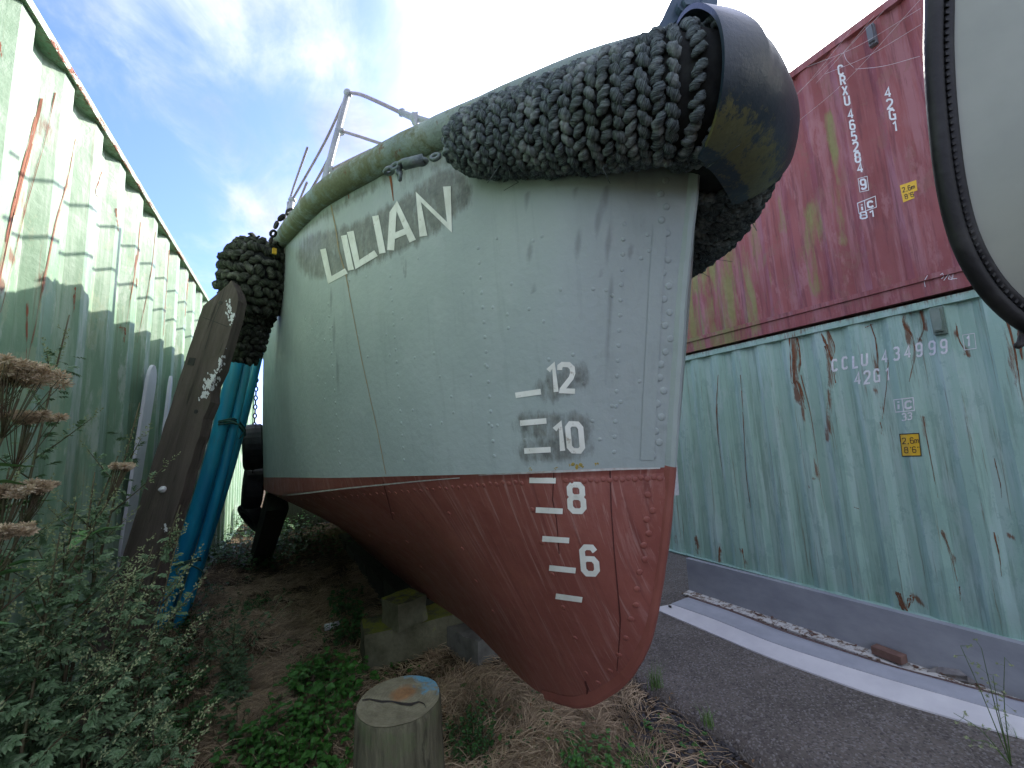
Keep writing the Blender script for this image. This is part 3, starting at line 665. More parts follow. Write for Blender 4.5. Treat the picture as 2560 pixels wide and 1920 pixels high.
# bow bracket (stem head fitting) above the fender
g = Geo()
pa = [atw(*c3(*q), 1.33) for q in ((1180, 330), (1285, 140), (1370, -40), (1480, -120), (1520, -60), (1500, 60), (1440, 160), (1380, 330))]
nb = nrm(CAM0*0+np.cross(pa[1]-pa[0], pa[4]-pa[0])); nb = nb if nb[1] < 0 else -nb
m_ = len(pa); g.add([q+nb*.02 for q in pa]+[q-nb*.02 for q in pa], [tuple(range(m_)), tuple(range(2*m_-1, m_-1, -1))]+[(k, m_+k, m_+(k+1) % m_, (k+1) % m_) for k in range(m_)])
g.build('stem_head_bracket', M['dark_steel'], boat)
g = Geo(); bc = atw(*c3(1432, 35), 1.30); g.tube([bc-nb*.02, bc+nb*.012], .031, 16); g.tube([bc+nb*.01, bc+nb*.026], .021, 6); g.build('bolt', M['dark_steel'], boat)
g = Geo(); pb = [atw(*c3(*q), 1.28) for q in ((1440, 130), (1500, 60), (1530, -30), (1575, -60), (1605, -20), (1600, 50), (1570, 90), (1520, 120), (1460, 170))]
m_ = len(pb); g.add([q+nb*.012 for q in pb]+[q-nb*.06 for q in pb], [tuple(range(m_)), tuple(range(2*m_-1, m_-1, -1))]+[(k, m_+k, m_+(k+1) % m_, (k+1) % m_) for k in range(m_)])
g.build('shackle_plate', M['dark_steel'], boat)

# ------------------------------------------------------------------ rope fenders
def stitch(geo, c_, ax, up_, L_, r_, seed, bend=.0):
    """a fat twisted strand: a bent spindle with three helical lobes"""
    n, m = 14, 9; ax = ax.normalized(); side = ax.cross(up_).normalized(); up_ = side.cross(ax); ph = seed*1.7; vs, uvs, fs = [], [], []
    for i in range(m):
        t = i/(m-1)*2-1; rad = r_*(max(0., 1-abs(t)**3.2))**.5*(.92+.12*math.sin(seed*3+t)) if abs(t) < 1 else r_*.18
        cc = c_+ax*(t*L_/2)+up_*(r_*.45*(1-t*t))+side*(bend*t*t)
        for k in range(n):
            a = 2*math.pi*k/n; lob = 1+.22*math.cos(3*(a+t*2.3)+ph); q = cc+(side*math.cos(a)+up_*math.sin(a)*.85)*rad*lob
            vs.append(q); uvs.append((k/n+seed*.37, (t+1)*.5*L_/r_*.3+seed*.11))
    fs = [(i*n+k, i*n+(k+1) % n, (i+1)*n+(k+1) % n, (i+1)*n+k) for i in range(m-1) for k in range(n)]
    fs += [tuple(range(n-1, -1, -1)), tuple((m-1)*n+k for k in range(n))]
    geo.add(vs, fs, uvs)
def knit(geo, path, rad, cell, rr, skip=None, loose=.15, squash=None):
    P = [Vector(q) for q in path]; L_ = len(P); S = np.r_[0, np.cumsum([ (P[i+1]-P[i]).length for i in range(L_-1)])]
    ncol = int(S[-1]/cell); up0 = Vector((0, 0, 1))
    for c_ in range(ncol):
        s_ = (c_+.5)/ncol*S[-1]; i = int(np.searchsorted(S, s_)-1); i = max(0, min(L_-2, i)); f_ = (s_-S[i])/(S[i+1]-S[i]); p_ = P[i].lerp(P[i+1], f_)
        T_ = (P[min(i+2, L_-1)]-P[max(0, i-1)]).normalized(); r_ = float(np.interp(s_, S, rad))
        ref = up0 if abs(T_.z) < .8 else Vector((1, 0, 0)); a1 = T_.cross(ref).normalized(); a2 = a1.cross(T_)
        nrow = max(5, int(2*math.pi*r_/(cell*1.02)))
        for k in range(nrow):
            th = 2*math.pi*(k+.5*(c_ % 2)+rr.gauss(0, .06))/nrow; nr = a1*math.cos(th)+a2*math.sin(th); tg = -a1*math.sin(th)+a2*math.cos(th)
            q = p_+nr*(r_*(1+rr.gauss(0, .018)))+T_*rr.gauss(0, cell*.06)
            if skip and skip(q): continue
            sg = 1 if c_ % 2 else -1; ang = sg*(.62+rr.gauss(0, loose))
            ax = (tg*math.cos(ang)+T_*math.sin(ang))
            stitch(geo, q, ax, nr, cell*(1.6+rr.gauss(0, .1)), cell*(.46+rr.gauss(0, .03)), rr.random()*10, rr.gauss(0, cell*.05))
def w3(a, b_, w_): return atw(a, b_, w_)
fp = [w3(1140, 360, 1.50), w3(1213, 354, 1.43), w3(1346, 328, 1.33), w3(1479, 300, 1.235), w3(1612, 264, 1.17), w3(1736, 240, 1.135)]
fp = [np.array(q) for q in fp]; apex = np.array((1.11, .64, 2.60))
port = [np.array((1.28, .70, 2.58)), np.array((1.43, .82, 2.54)), np.array((1.55, 1.02, 2.51)), np.array((1.64, 1.3, 2.51)), np.array((1.72, 1.58, 2.52))]
FP = cr(fp+[np.array((1.01, .625, 2.60)), apex]+port, 60)
print('FPpx', [tuple(proj(q).round()) for q in FP[::3]])
rs = np.interp(np.linspace(0, 1, 60), [0, .03, .08, .2, .33, .5, .62, .8, .92, .97, 1], [.06, .092, .112, .130, .150, .168, .138, .140, .130, .10, .06])
fen = thing('bow_fender', 'thick knitted rope fender wrapped around the bow under a wide black band', 'rope fender', tuple(FP[34]))
g = Geo(); g.tube(FP, rs*.97, 24); g.build('core', M['core'], fen, True)
g = Geo(); r0 = random.Random(3); knit(g, FP, rs, .0305, r0, lambda q: min(range(60), key=lambda i: (Vector(FP[i])-q).length) in range(26, 31))
for k in range(60):                                           # frayed ends
    i = r0.randrange(3, 57); a = r0.uniform(0, 6.28); q = Vector(FP[i])+Vector((math.cos(a)*.8, math.cos(a)*-.5, math.sin(a)))*rs[i]*1.1
    g.tube([q, q+Vector((r0.gauss(0, .02), r0.gauss(0, .02), -r0.uniform(.01, .04))), q+Vector((r0.gauss(0, .03), r0.gauss(0, .03), -r0.uniform(.03, .07)))], [.0022, .0018, .001], 4)
g.build('rope_cover', M['rope'], fen, True)
# wide rubber band over the fender at the stem
g = Geo(); rows = []; ms = []
i0, i1 = 22, 32
def fr(i):
    T_ = Vector(FP[min(i+1, 59)]-FP[max(0, i-1)]).normalized(); a1 = T_.cross(Vector((0, 0, 1))).normalized(); a2 = a1.cross(T_); return T_, a1, a2
n_th = 40
for off in (.034, .022):
    sub = []
    for i in range(i0, i1+1):
        T_, a1, a2 = fr(i); row = []
        for k in range(n_th+1):
            th = math.radians(-92+237*k/n_th)            # opens towards the hull
            rr_ = rs[i]*1.0+off+.012*smooth01(.7, 1, k/n_th)
            # a1 points outward; band follows bottom, front and top
            q = Vector(FP[i])+(a1*math.cos(th)+a2*math.sin(th))*rr_
            q = q+Vector((0, 0, 1))*.05*smooth01(.50, .78, k/n_th)
            row.append(q)
            mo = .72*smooth01(.34, .10, k/n_th)+.55*smooth01(.80, 1.0, k/n_th)+(.25 if i in (i0, i0+1) and k > 22 else 0)-.0
            ms.append(mo if k/n_th > .05 else mo*.5)
        sub.append(row)
    rows.append(sub)
g.grid(rows[0]); g.grid(rows[1], flip=True)
m_ = n_th+1; nr = i1-i0+1; base = nr*m_
for i in range(nr-1): g.f += [(i*m_, base+i*m_, base+(i+1)*m_, (i+1)*m_), ((i+1)*m_+n_th, base+(i+1)*m_+n_th, base+i*m_+n_th, i*m_+n_th)]; g.m += [0, 0]
for k in range(n_th): g.f += [(k, k+1, base+k+1, base+k), ((nr-1)*m_+k+1, (nr-1)*m_+k, base+(nr-1)*m_+k, base+(nr-1)*m_+k+1)]; g.m += [0, 0]
g.build('rubber_band', M['belt'], fen, True, {'moss': ms}, angle=math.radians(40))

# side fender hanging on the bulwark
sf = thing('side_fender', 'dark mossy rope fender hanging off the hull behind the leaning timber', 'rope fender', tuple(atw(640, 760, 3.2)))
r1 = random.Random(8)
A1 = cr([atw(655, 618, 3.10), atw(648, 660, 3.08), atw(638, 720, 3.08), atw(632, 780, 3.1)], 16); ra = np.interp(np.linspace(0, 1, 16), [0, .08, .3, .7, 1], [.10, .17, .225, .22, .15])
A2 = cr([atw(632, 775, 3.14), atw(620, 830, 3.14), atw(614, 885, 3.14), atw(610, 908, 3.14)], 12); rb = np.interp(np.linspace(0, 1, 12), [0, .2, .7, 1], [.15, .125, .11, .06])
g = Geo(); g.tube(A1, ra*.96, 20); g.tube(A2, rb*.96, 16); g.build('core', M['core'], sf, True)
g = Geo(); knit(g, A1, ra, .062, r1, loose=.35); knit(g, A2, rb, .05, r1, loose=.3)
for k in range(70):                                          # ragged top
    a = r1.uniform(0, 6.28); rad_ = r1.uniform(0, .17); q = Vector(A1[0])+Vector((math.cos(a)*rad_, math.sin(a)*rad_, r1.uniform(-.03, .02)))
    e = Vector((r1.gauss(0, .05), r1.gauss(0, .05), r1.uniform(-.04, .02))); g.tube([q, q+e*.6+Vector((0, 0, .012)), q+e*1.4], [.013, .012, .007], 6)
g.build('rope_cover', M['rope_dark'], sf, True)
g = Geo(); g.box(tuple(atw(686, 628, 2.86)), (.025, .02, .04), Matrix.Rotation(.2, 3, 'Z')); g.build('yellow_tag', M['yellow'], sf)

# chains
g = Geo(); g.chain([c for c in cr([k2(1145, 760, 1.50), k2(1200, 725, 1.48), k2(1260, 705, 1.47)], 8)], .055, .0085)
g.chain(cr([k2(1400, 690, 1.46), k2(1480, 660, 1.45), k2(1600, 620, 1.43)], 10), .05, .008); g.tube([k2(1255, 710, 1.47), k2(1410, 672, 1.46)], .019, 12)
g.chain(cr([k2(1215, 730, 1.48), k2(1225, 800, 1.48)], 5), .04, .007)
tag(g.build('chain', M['chain'], None, True), 'grey painted chain and bottle screw running from the pipe rail to the rope fender', 'chain')
g = Geo(); g.chain(cr([k2(385, 1075, 2.72), k2(330, 1110, 2.7), k2(290, 1150, 2.72), k2(265, 1210, 2.74), k2(235, 1300, 2.8)], 14), .068, .010)
tag(g.build('chain', M['chain_dark'], None, True), 'dark chain holding the mossy side fender at the rail end', 'chain')

# tyres
def tyre(c_, R_, r_, ax, lab):
    t = thing('tyre', lab, 'tyre', tuple(c_), 'tyres hung down the hull side'); g_ = Geo(); ax = Vector(ax).normalized(); u = ax.orthogonal().normalized(); v = ax.cross(u)
    prof = [(.52, -.55), (.60, -.95), (.8, -1.06), (.93, -.98), (1.0, -.78), (1.01, -.4), (1.012, 0), (1.01, .4), (1.0, .78), (.93, .98), (.8, 1.06), (.60, .95), (.52, .55)]
    n = 72; vs = []
    for i in range(n):
        a = 2*math.pi*i/n; o_ = u*math.cos(a)+v*math.sin(a)
        for j, (p_, q_) in enumerate(prof):
            k = 1.0-(.02 if (i % 3 == 0 and 3 < j < 9) else 0)-(.02 if j in (5, 7) else 0); vs.append(Vector(c_)+o_*R_*p_*k+ax*q_*r_)
    m_ = len(prof); g_.add(vs, [(i*m_+j, ((i+1) % n)*m_+j, ((i+1) % n)*m_+j+1, i*m_+j+1) for i in range(n) for j in range(m_-1)])
    g_.build('casing', M['rubber'], t, True, angle=math.radians(35)); return t
TX = Vector(ray(633, 1150)).cross(Vector((0, 0, 1))).normalized()
tyre(atw(633, 1117, 5.2), .29, .11, TX+Vector((0, 0, .05)), 'upper black tyre hanging on a chain at the hull side')
tyre(atw(632, 1218, 5.5), .285, .11, TX+Vector((0, .05, -.06)), 'middle black tyre hung directly below the upper tyre')
tyre(atw(634, 1290, 5.9), .24, .09, (.75, .3, .5), 'lowest tyre lying tilted in the shade beside the timber prop')
g = Geo(); g.chain([atw(644, 850, 5.2), atw(641, 960, 5.2), atw(636, 1062, 5.2)], .075, .009); g.chain([atw(632, 1165, 5.25), atw(632, 1180, 5.3)], .05, .008)
tag(g.build('chain', M['chain_dark'], None, True), 'thin black chain hanging straight down to the upper tyre', 'chain')

# ------------------------------------------------------------------ leaning timber, pipes, prop, blocks, stump
def wood_fn(a, b_, c_, moss=0., stretch=(3, 3, .35), loc=False):
    def fn(n, b):
        p = n.pos(); co = n.node('ShaderNodeTexCoord').outputs['Object'] if loc else p; q = n.mapv(co, stretch); f = n.noise(q, 9, 7, .7, .4)
        base = n.mix(n.ramp(f, .3, .7), a, b_); base = n.mix(n.ramp(n.noise(p, 4, 6, .7), .52, .66, 0, .7), base, c_)
        base = n.mix(n.ramp(n.noise(n.mapv(co, tuple(k*3.2 for k in stretch)), 11, 4, .6), .60, .68, 0, .7), base, tuple(k*.3 for k in a))
        if moss: base = n.mix(n.ramp(n.noise(p, 7, 6, .7), .5, .6, 0, moss), base, (.13, .15, .03))
        n.put(b.inputs['Normal'], n.bump(n.math('ADD', f, n.noise(n.mapv(co, tuple(k*3 for k in stretch)), 14, 5, .7)), .8, .01)); return base
    return fn
M['timber'] = mat('old dark timber', wood_fn((.050, .040, .032), (.145, .12, .10), (.075, .068, .048), stretch=(1, 1, .09), loc=True), .85)
M['white_flake'] = plain('flaking white paint', (.66, .68, .68), (.55, .56, .55), 40, .6)
tb0 = onZ(268*D, 1480*D, .05)
bt = atw(484*D, 690*D, 2.72); bm_ = atw(300*D, 1290*D, 2.35)
ax = Vector(bt-bm_).normalized(); bbase = Vector(bm_)-ax*((bm_[2]-.0)/ax.z)
board = thing('timber_baulk', 'long weathered timber baulk with a pointed top leaning against the side fender', 'timber', tuple(bbase))
Lb = (Vector(atw(494*D, 612*D, 2.77))-bbase).length
sidev = Vector(CM.T@np.array((1, .22, 0))); sidev = (sidev-ax*sidev.dot(ax)).normalized(); nv = sidev.cross(ax).normalized()
if nv.y > 0: nv = -nv
rows = []; wdm = .121
prof = [(0, 1, -1), (.1, 1, -1), (.3, 1, -1), (.6, 1, -1), (.8, 1, -1), (.9, 1, -1), (.93, .98, -.99), (.955, .92, -.55), (.975, .70, -.22), (.99, .38, .05), (1.0, .2, .15)]
fine_ = []
ts = np.r_[np.linspace(0, .92, 50), np.linspace(.93, 1, 10)]
for t in ts:
    hi = np.interp(t, [q[0] for q in prof], [q[1] for q in prof]); lo = np.interp(t, [q[0] for q in prof], [q[2] for q in prof])
    c_ = bbase+ax*(Lb*t); jl = .006*mnoise.noise(Vector((t*30, 1, 0))); jr = .012*mnoise.noise(Vector((t*26, 5, 0)))-(.02*max(0, mnoise.noise(Vector((t*14, 9, 0)))) )
    fine_.append([c_+sidev*(lo*wdm+jl)-nv*.0, c_+sidev*(lo*wdm+jl)+nv*.06, c_+sidev*(hi*wdm+jr)+nv*.06, c_+sidev*(hi*wdm+jr)-nv*.02, c_+sidev*(lo*wdm+jl)-nv*.02])
R_b = Matrix((sidev, nv, ax)).transposed()
g = Geo(); g.grid(fine_); g.f.append(tuple(range((len(ts)-1)*5, (len(ts)-1)*5+4))); g.m.append(0)
bo = g.build('plank', M['timber'], board)
# orient the plank's own axes along the grain
Ri = R_b.to_4x4().inverted(); bo.data.transform(Ri); bo.matrix_local = R_b.to_4x4()
bvB = BVHTree.FromPolygons([Vector(q) for q in g.v], g.f); castB = caster(bvB)
c8 = lambda a, b_: (380+a*.5307, 560+b_*.5307)
def flakes(geo, cx_, cy_, n_, sx, sy, cast, rnd, sl_=0., r0_=3.2, lift=.0015):
    for k in range(n_):
        u_, v_ = rnd.gauss(0, 1), rnd.gauss(0, 1); px = cx_+u_*sx-v_*sy*sl_; py = cy_+v_*sy; vs = []; m_ = rnd.randint(5, 8); rr_ = r0_*rnd.uniform(.4, 1.5)
        for q in range(m_):
            a = 6.283*q/m_; e = rr_*rnd.uniform(.5, 1.25); h_ = cast(px+math.cos(a)*e*.8, py+math.sin(a)*e*1.3)
            if h_ is None: break
            vs.append(h_[0]+h_[1]*(lift+k*1e-5))
        if len(vs) == m_: geo.add(vs, [tuple(range(m_))])
g = Geo(); r2 = random.Random(11)
for (a, b_, n_, sx, sy, sl_) in ((367, 385, 12, 3, 6, 0), (370, 430, 22, 4, 12, -.15), (322, 650, 22, 4, 12, .4), (295, 720, 34, 7, 16, .5), (262, 765, 40, 9, 14, .5), (245, 805, 16, 6, 5, .2), (60, 1440, 8, 3, 6, 0)):
    q = c8(a, b_); flakes(g, q[0], q[1], n_, sx, sy, castB, r2, sl_)
g.build('paint_flakes', M['white_flake'], board)
for a, b_ in ((323, 372), (208, 884)):
    g = Geo(); h = castB(*c8(a, b_)); g.tube([h[0]-h[1]*.01, h[0]+h[1]*.0018], .014, 12); g.build('bolt_hole', M['black'], board)
g = Geo()
for a, b_, s_ in ((187, 648, .045),):
    h = castB(*c8(a, b_)); g.box(h[0], (s_, .006, s_*1.1), R_b)
g.build('bolt_hole', M['black'], board)
g = Geo(); h = castB(*c8(55, 1250)); g.tube([h[0], h[0]+h[1]*.012], .02, 10); g.ell(h[0]+h[1]*.012, (.019, .019, .012)); g.build('bolt', M['white_flake'], board, True)
for pl in ([c8(240, 440), c8(300, 462), c8(360, 485)], [c8(345, 300), c8(320, 380), c8(285, 470), c8(250, 590)]): g = Geo(); lay(g, pl, 1.6, castB, .0015, 8, 1); g.build('crack', M['black'], board)

def pipe_fn(n, b):
    p = n.pos(); base = n.mix(n.ramp(n.noise(n.mapv(p, (4, 4, .6)), 3, 5), .4, .65), (.008, .25, .47), (.014, .36, .56))
    h = n.ramp(n.sep(p)[2], .9, 2.6); base = n.mix(n.math('MULTIPLY', h, n.ramp(n.noise(n.mapv(p, (8, 8, .5)), 3, 6), .3, .7)), base, (.06, .30, .34))
    base = n.mix(n.ramp(n.noise(n.mapv(p, (14, 14, 2)), 3, 6, .75), .58, .66, 0, .35), base, (.10, .22, .22)); return base
M['blue'] = mat('blue plastic pipe', pipe_fn, .38)
pts = [((618, 905), (428, 1535), .058, 4.15, 3.75), ((655, 905), (490, 1500), .052, 4.35, 4.0), ((632, 912), (452, 1550), .045, 4.45, 3.95), ((583, 912), (450, 1560), .052, 4.1, 3.75), ((640, 905), (500, 1420), .038, 4.5, 4.2)]
pts = [(c8(380, 670), c8(85, 1690), .064, 4.1, 3.72), (c8(432, 670), c8(172, 1700), .045, 4.2, 3.8), (c8(412, 675), c8(130, 1660), .034, 4.6, 4.1), (c8(486, 660), c8(330, 1200), .038, 4.5, 4.3), (c8(462, 690), c8(270, 1420), .032, 4.75, 4.3)]
labs = ['thick blue plastic pipe nearest the leaning timber', 'second blue pipe, just right of the thickest one', 'thin blue pipe in the middle of the tied bundle', 'greenish blue pipe nearest the hull at the top of the bundle', 'thinnest blue pipe at the back of the bundle with a pale end']
ends = []
for (a, b_, r_, wa, wb), lb in zip(pts, labs):
    p0 = Vector(atw(a[0], a[1], wa)); p1 = Vector(atw(b_[0], b_[1], wb)); dirv = (p0-p1).normalized(); p0 = p0+dirv*.5
    p1 = p1-dirv*max(0, (p1.z-.03)/dirv.z)
    mid = (p0+p1)/2+Vector((.04, 0, -.05)); path = cr([p0, mid, p1], 24)
    g = Geo(); g.tube(path, r_, 20, cap=False); g.tube(path, r_*.86, 20, cap=False); n_ = 20; q = 24*n_
    for e in (0, 23): g.f += [(e*n_+k, e*n_+(k+1) % n_, q+e*n_+(k+1) % n_, q+e*n_+k) for k in range(n_)]; g.m += [0]*n_
    tag(g.build('blue_pipe', M['blue'], None, True, angle=math.radians(40)), lb, 'pipe', 'blue pipes tied in a leaning bundle'); ends.append(path)
M['cord'] = plain('green cord', (.02, .07, .06), (.04, .12, .10), 30, .7)
for (zt, lb) in ((1.93, 'dark green rope lashed around the middle of the blue pipes'), (.62, 'dark cord tied around the foot of the blue pipes')):
    cs = []
    for path in ends:
        k = int(np.argmin(np.abs(path[:, 2]-zt))); cs.append(path[k])
    cs = np.array(cs); ce = cs.mean(0); ang = np.arctan2(cs[:, 1]-ce[1], cs[:, 0]-ce[0]); g = Geo()
    for rep in range(3 if zt > 1 else 2):
        loop = []
        for i in np.argsort(ang):
            o_ = cs[i]-ce; o_[2] = 0; o_ = o_/max(1e-6, np.linalg.norm(o_)); loop.append(cs[i]+o_*(pts[i][2]+.012)+np.array((0, 0, -.02*rep+.01*math.sin(i+rep))))
        loop.append(loop[0]); g.tube(cr(loop, 40), .0085, 7)
    q = Vector(cs[np.argmin(cs[:, 1])]); g.tube(cr([q+Vector((.03, -.09, 0)), q+Vector((.12, -.16, -.02)), q+Vector((.2, -.14, -.10)), q+Vector((.16, -.12, -.18))], 12), .007, 6)
    tag(g.build('lashing', M['cord'], None, True), lb, 'rope')

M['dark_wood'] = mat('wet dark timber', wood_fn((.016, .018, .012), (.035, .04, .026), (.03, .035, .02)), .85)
g = Geo(); p0 = Vector(onZ(560*D, 1212*D, .0)); p1 = Vector(atw(598*D, 1085*D, 5.0))
pl_ = thing('sun_block_pile', 'added pile of dark sleepers that blocks the sun beyond the keel', 'timber', (1.9, 7.5, 0))  # unseen stack, added to keep the sun from reaching under the hull
for k in range(4):
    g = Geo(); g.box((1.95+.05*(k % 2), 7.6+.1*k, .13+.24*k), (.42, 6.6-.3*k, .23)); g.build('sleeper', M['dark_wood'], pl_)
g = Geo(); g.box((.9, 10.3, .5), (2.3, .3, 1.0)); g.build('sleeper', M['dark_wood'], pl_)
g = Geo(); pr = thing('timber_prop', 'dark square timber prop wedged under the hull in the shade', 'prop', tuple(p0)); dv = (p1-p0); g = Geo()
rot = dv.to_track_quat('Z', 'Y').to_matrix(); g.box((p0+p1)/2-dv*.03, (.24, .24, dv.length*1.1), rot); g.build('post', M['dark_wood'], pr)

M['block_wood'] = mat('mossy timber block', wood_fn((.085, .08, .055), (.20, .19, .14), (.16, .165, .05), .75, stretch=(.3, 1.4, 1.4)), .9)
def moss_fn(n, b):
    p = n.pos(); f = n.noise(n.mapv(p, (1, 1, 1)), 6, 7, .7); nz = n.sep(n.node('ShaderNodeNewGeometry').outputs['Normal'])[2]
    base = n.mix(n.ramp(f, .35, .65), (.075, .078, .042), (.17, .165, .105)); k = n.math('ADD', n.math('MULTIPLY', nz, .20), n.math('MULTIPLY', n.math('SUBTRACT', n.noise(p, 6, 8, .8), .1), 1.15))
    base = n.mix(n.ramp(k, .60, .70, 0, .9), base, n.mix(n.noise(p, 40, 3), (.12, .15, .015), (.28, .30, .04)))
    n.put(b.inputs['Normal'], n.bump(n.noise(p, 24, 6, .7), .7, .015)); return base
M['moss_block'] = mat('mossy block', moss_fn, .9)
def wedge_block(name_, label_, c_, size_, rotz, mat_, jag=.012, cat='block', grp='blocks under the keel'):
    t = thing(name_, label_, cat, (c_[0], c_[1], c_[2]-size_[2]/2), grp); g_ = Geo(); R_ = Matrix.Rotation(rotz, 3, 'Z'); nx_, ny_, nz_ = 10, 10, 6
    import itertools
    me_v = {}; fs = []
    def idx(i, j, k):
        key = (i, j, k)
        if key not in me_v:
            q = Vector(((i/nx_-.5)*size_[0], (j/ny_-.5)*size_[1], (k/nz_-.5)*size_[2])); nn_ = mnoise.noise_vector(q*9+Vector(c_)*3)*jag
            e_ = sum((i in (0, nx_), j in (0, ny_), k in (0, nz_)))
            if e_ >= 2: q *= .985
            me_v[key] = (len(me_v), R_@(q+nn_)+Vector(c_))
        return me_v[key][0]
    for i in range(nx_):
        for j in range(ny_): fs += [(idx(i, j, 0), idx(i, j+1, 0), idx(i+1, j+1, 0), idx(i+1, j, 0)), (idx(i, j, nz_), idx(i+1, j, nz_), idx(i+1, j+1, nz_), idx(i, j+1, nz_))]
    for i in range(nx_):
        for k in range(nz_): fs += [(idx(i, 0, k), idx(i+1, 0, k), idx(i+1, 0, k+1), idx(i, 0, k+1)), (idx(i, ny_, k), idx(i, ny_, k+1), idx(i+1, ny_, k+1), idx(i+1, ny_, k))]
    for j in range(ny_):
        for k in range(nz_): fs += [(idx(0, j, k), idx(0, j, k+1), idx(0, j+1, k+1), idx(0, j+1, k)), (idx(nx_, j, k), idx(nx_, j+1, k), idx(nx_, j+1, k+1), idx(nx_, j, k+1))]
    g_.add([q[1] for q in sorted(me_v.values(), key=lambda a: a[0])], fs); g_.build('body', mat_, t, True, angle=math.radians(40)); return t
wedge_block('keel_block', 'long mossy sleeper lying across under the keel', (1.14, 3.55, .10), (1.10, .34, .28), -.10, M['moss_block'])
wedge_block('keel_block', 'small green squared block standing on the mossy sleeper', (.90, 3.50, .33), (.26, .26, .20), .3, M['moss_block'])
wedge_block('keel_block', 'pale concrete slab set in the ground under the forefoot beside the sleeper', (1.50, 3.25, .06), (.5, .4, .20), .25, plain('pale concrete', (.11, .11, .095), (.20, .20, .175), 8, .9, bump=.6))

for k in range(5):  # row of timbers added to stop sunlight passing beneath the keel
    yk = 4.15+k*.95; zt = float(np.interp(yk, SK[:, 1], SK[:, 2]))-.012
    wedge_block('keel_block', ('dark timber added under the keel behind the mossy sleeper to block light', 'second added light-blocking timber back along the keel', 'third added light-blocking timber under the keel', 'fourth added light-blocking timber deep under the keel', 'rearmost added light-blocking timber under the keel')[k], (XC, yk, (zt-.06)/2), (.30, .90, zt+.06), 0, M['dark_wood'])
def bark_fn(n, b):
    p = n.pos(); f = n.noise(n.mapv(p, (1, 1, .12)), 26, 7, .7, .2); base = n.mix(n.ramp(f, .32, .68), (.045, .043, .024), (.17, .165, .10))
    base = n.mix(n.ramp(n.noise(p, 8, 6, .7), .5, .64, 0, .75), base, (.10, .13, .055)); base = n.mix(n.ramp(n.noise(n.mapv(p, (1, 1, .25)), 13, 6, .7), .60, .66, 0, .7), base, (.028, .028, .016))
    n.put(b.inputs['Normal'], n.bump(f, 1.0, .02)); return base
def cut_fn(n, b):
    p = n.node('ShaderNodeTexCoord').outputs['Object']; x_, y_, z_ = n.sep(p); f = n.noise(p, 14, 7, .7)
    base = n.mix(n.ramp(f, .35, .65), (.13, .12, .075), (.24, .225, .15))
    rd = n.vmath('LENGTH', n.mapv(n.vmath('ADD', p, n.comb(n.math('MULTIPLY', f, .05), 0.0, 0.0)), (1, 1, 0), (-.045, -.02, 0)), out=1)
    ring = n.node('ShaderNodeMath', operation='SINE'); n.put(ring.inputs[0], n.math('MULTIPLY', rd, 620)); base = n.mix(n.ramp(ring.outputs[0], .2, 1, 0, .25), base, (.12, .10, .06))
    base = n.mix(n.ramp(n.math('ADD', rd, n.math('MULTIPLY', n.noise(p, 20, 5), .06)), .085, .06, 0, .85), base, n.mix(n.noise(p, 60, 4), (.14, .08, .04), (.36, .17, .06)))
    bl = n.math('ADD', n.math('ADD', n.math('MULTIPLY', x_, 5.2), n.math('MULTIPLY', y_, 2.2)), n.math('MULTIPLY', n.math('SUBTRACT', n.noise(p, 18, 6, .7), .5), 1.3))
    base = n.mix(n.ramp(bl, .48, .66, 0, .85), base, n.mix(n.noise(p, 40, 3), (.03, .20, .33), (.16, .34, .42)))
    n.put(b.inputs['Normal'], n.bump(n.math('ADD', f, n.noise(p, 80, 4)), .5, .006)); return base
M['bark'] = mat('weathered post side', bark_fn, .9); M['cut'] = mat('painted cut end', cut_fn, .8)
sc_ = atw(998, 1748, 1.40); ztop = sc_[2]
st = thing('timber_stump', 'round timber stump with a cracked top daubed blue and orange', 'stump', (sc_[0], sc_[1], 0)); g = Geo(); rows = []
n_ = 64
def srad(a, t): return (.143+.030*(1-t))*(1+.022*mnoise.noise(Vector((math.cos(a)*2, math.sin(a)*2, t*2)))+.010*mnoise.noise(Vector((math.cos(a)*12, math.sin(a)*12, t*1.5))))
for t in list(np.linspace(0, .97, 20))+[.985, 1.0]:
    rows.append([(sc_[0]+math.cos(a)*srad(a, t)*(1-.035*(t >= 1)), sc_[1]+math.sin(a)*srad(a, t)*(1-.035*(t >= 1)), -.05+(ztop+.05)*t) for a in np.linspace(0, 2*math.pi, n_+1)])
g.grid(rows, flip=True); g.build('trunk', M['bark'], st, True)
g = Geo(); rows = []
for k, rr_ in enumerate(np.linspace(.965, 0.0, 16)):
    row = []
    for a in np.linspace(0, 2*math.pi, n_+1):
        r_ = srad(a, 1)*rr_; X_, Y_ = math.cos(a)*r_, math.sin(a)*r_; z_ = ztop+.0015+.005*mnoise.noise(Vector((X_*16, Y_*16, 0)))*(1-rr_**4)
        row.append((sc_[0]+X_, sc_[1]+Y_, z_))
    rows.append(row)
g.grid(rows, flip=True); cu = g.build('cut_top', M['cut'], st, True)
cu.data.transform(Matrix.Translation((0, 0, -ztop))); cu.location = (0, 0, ztop)
bvS = BVHTree.FromPolygons([Vector(q) for q in g.v], g.f); castS = caster(bvS)
g = Geo(); lay(g, [c7(602, 1212), c7(650, 1205), c7(710, 1218), c7(760, 1216), c7(810, 1228), c7(860, 1232), c7(900, 1218), c7(925, 1228), c7(935, 1250)], [3, 3, 6, 3, 6, 7, 2, 2, 1], castS, .0025, 6, 1)
g.build('crack', M['black'], st)

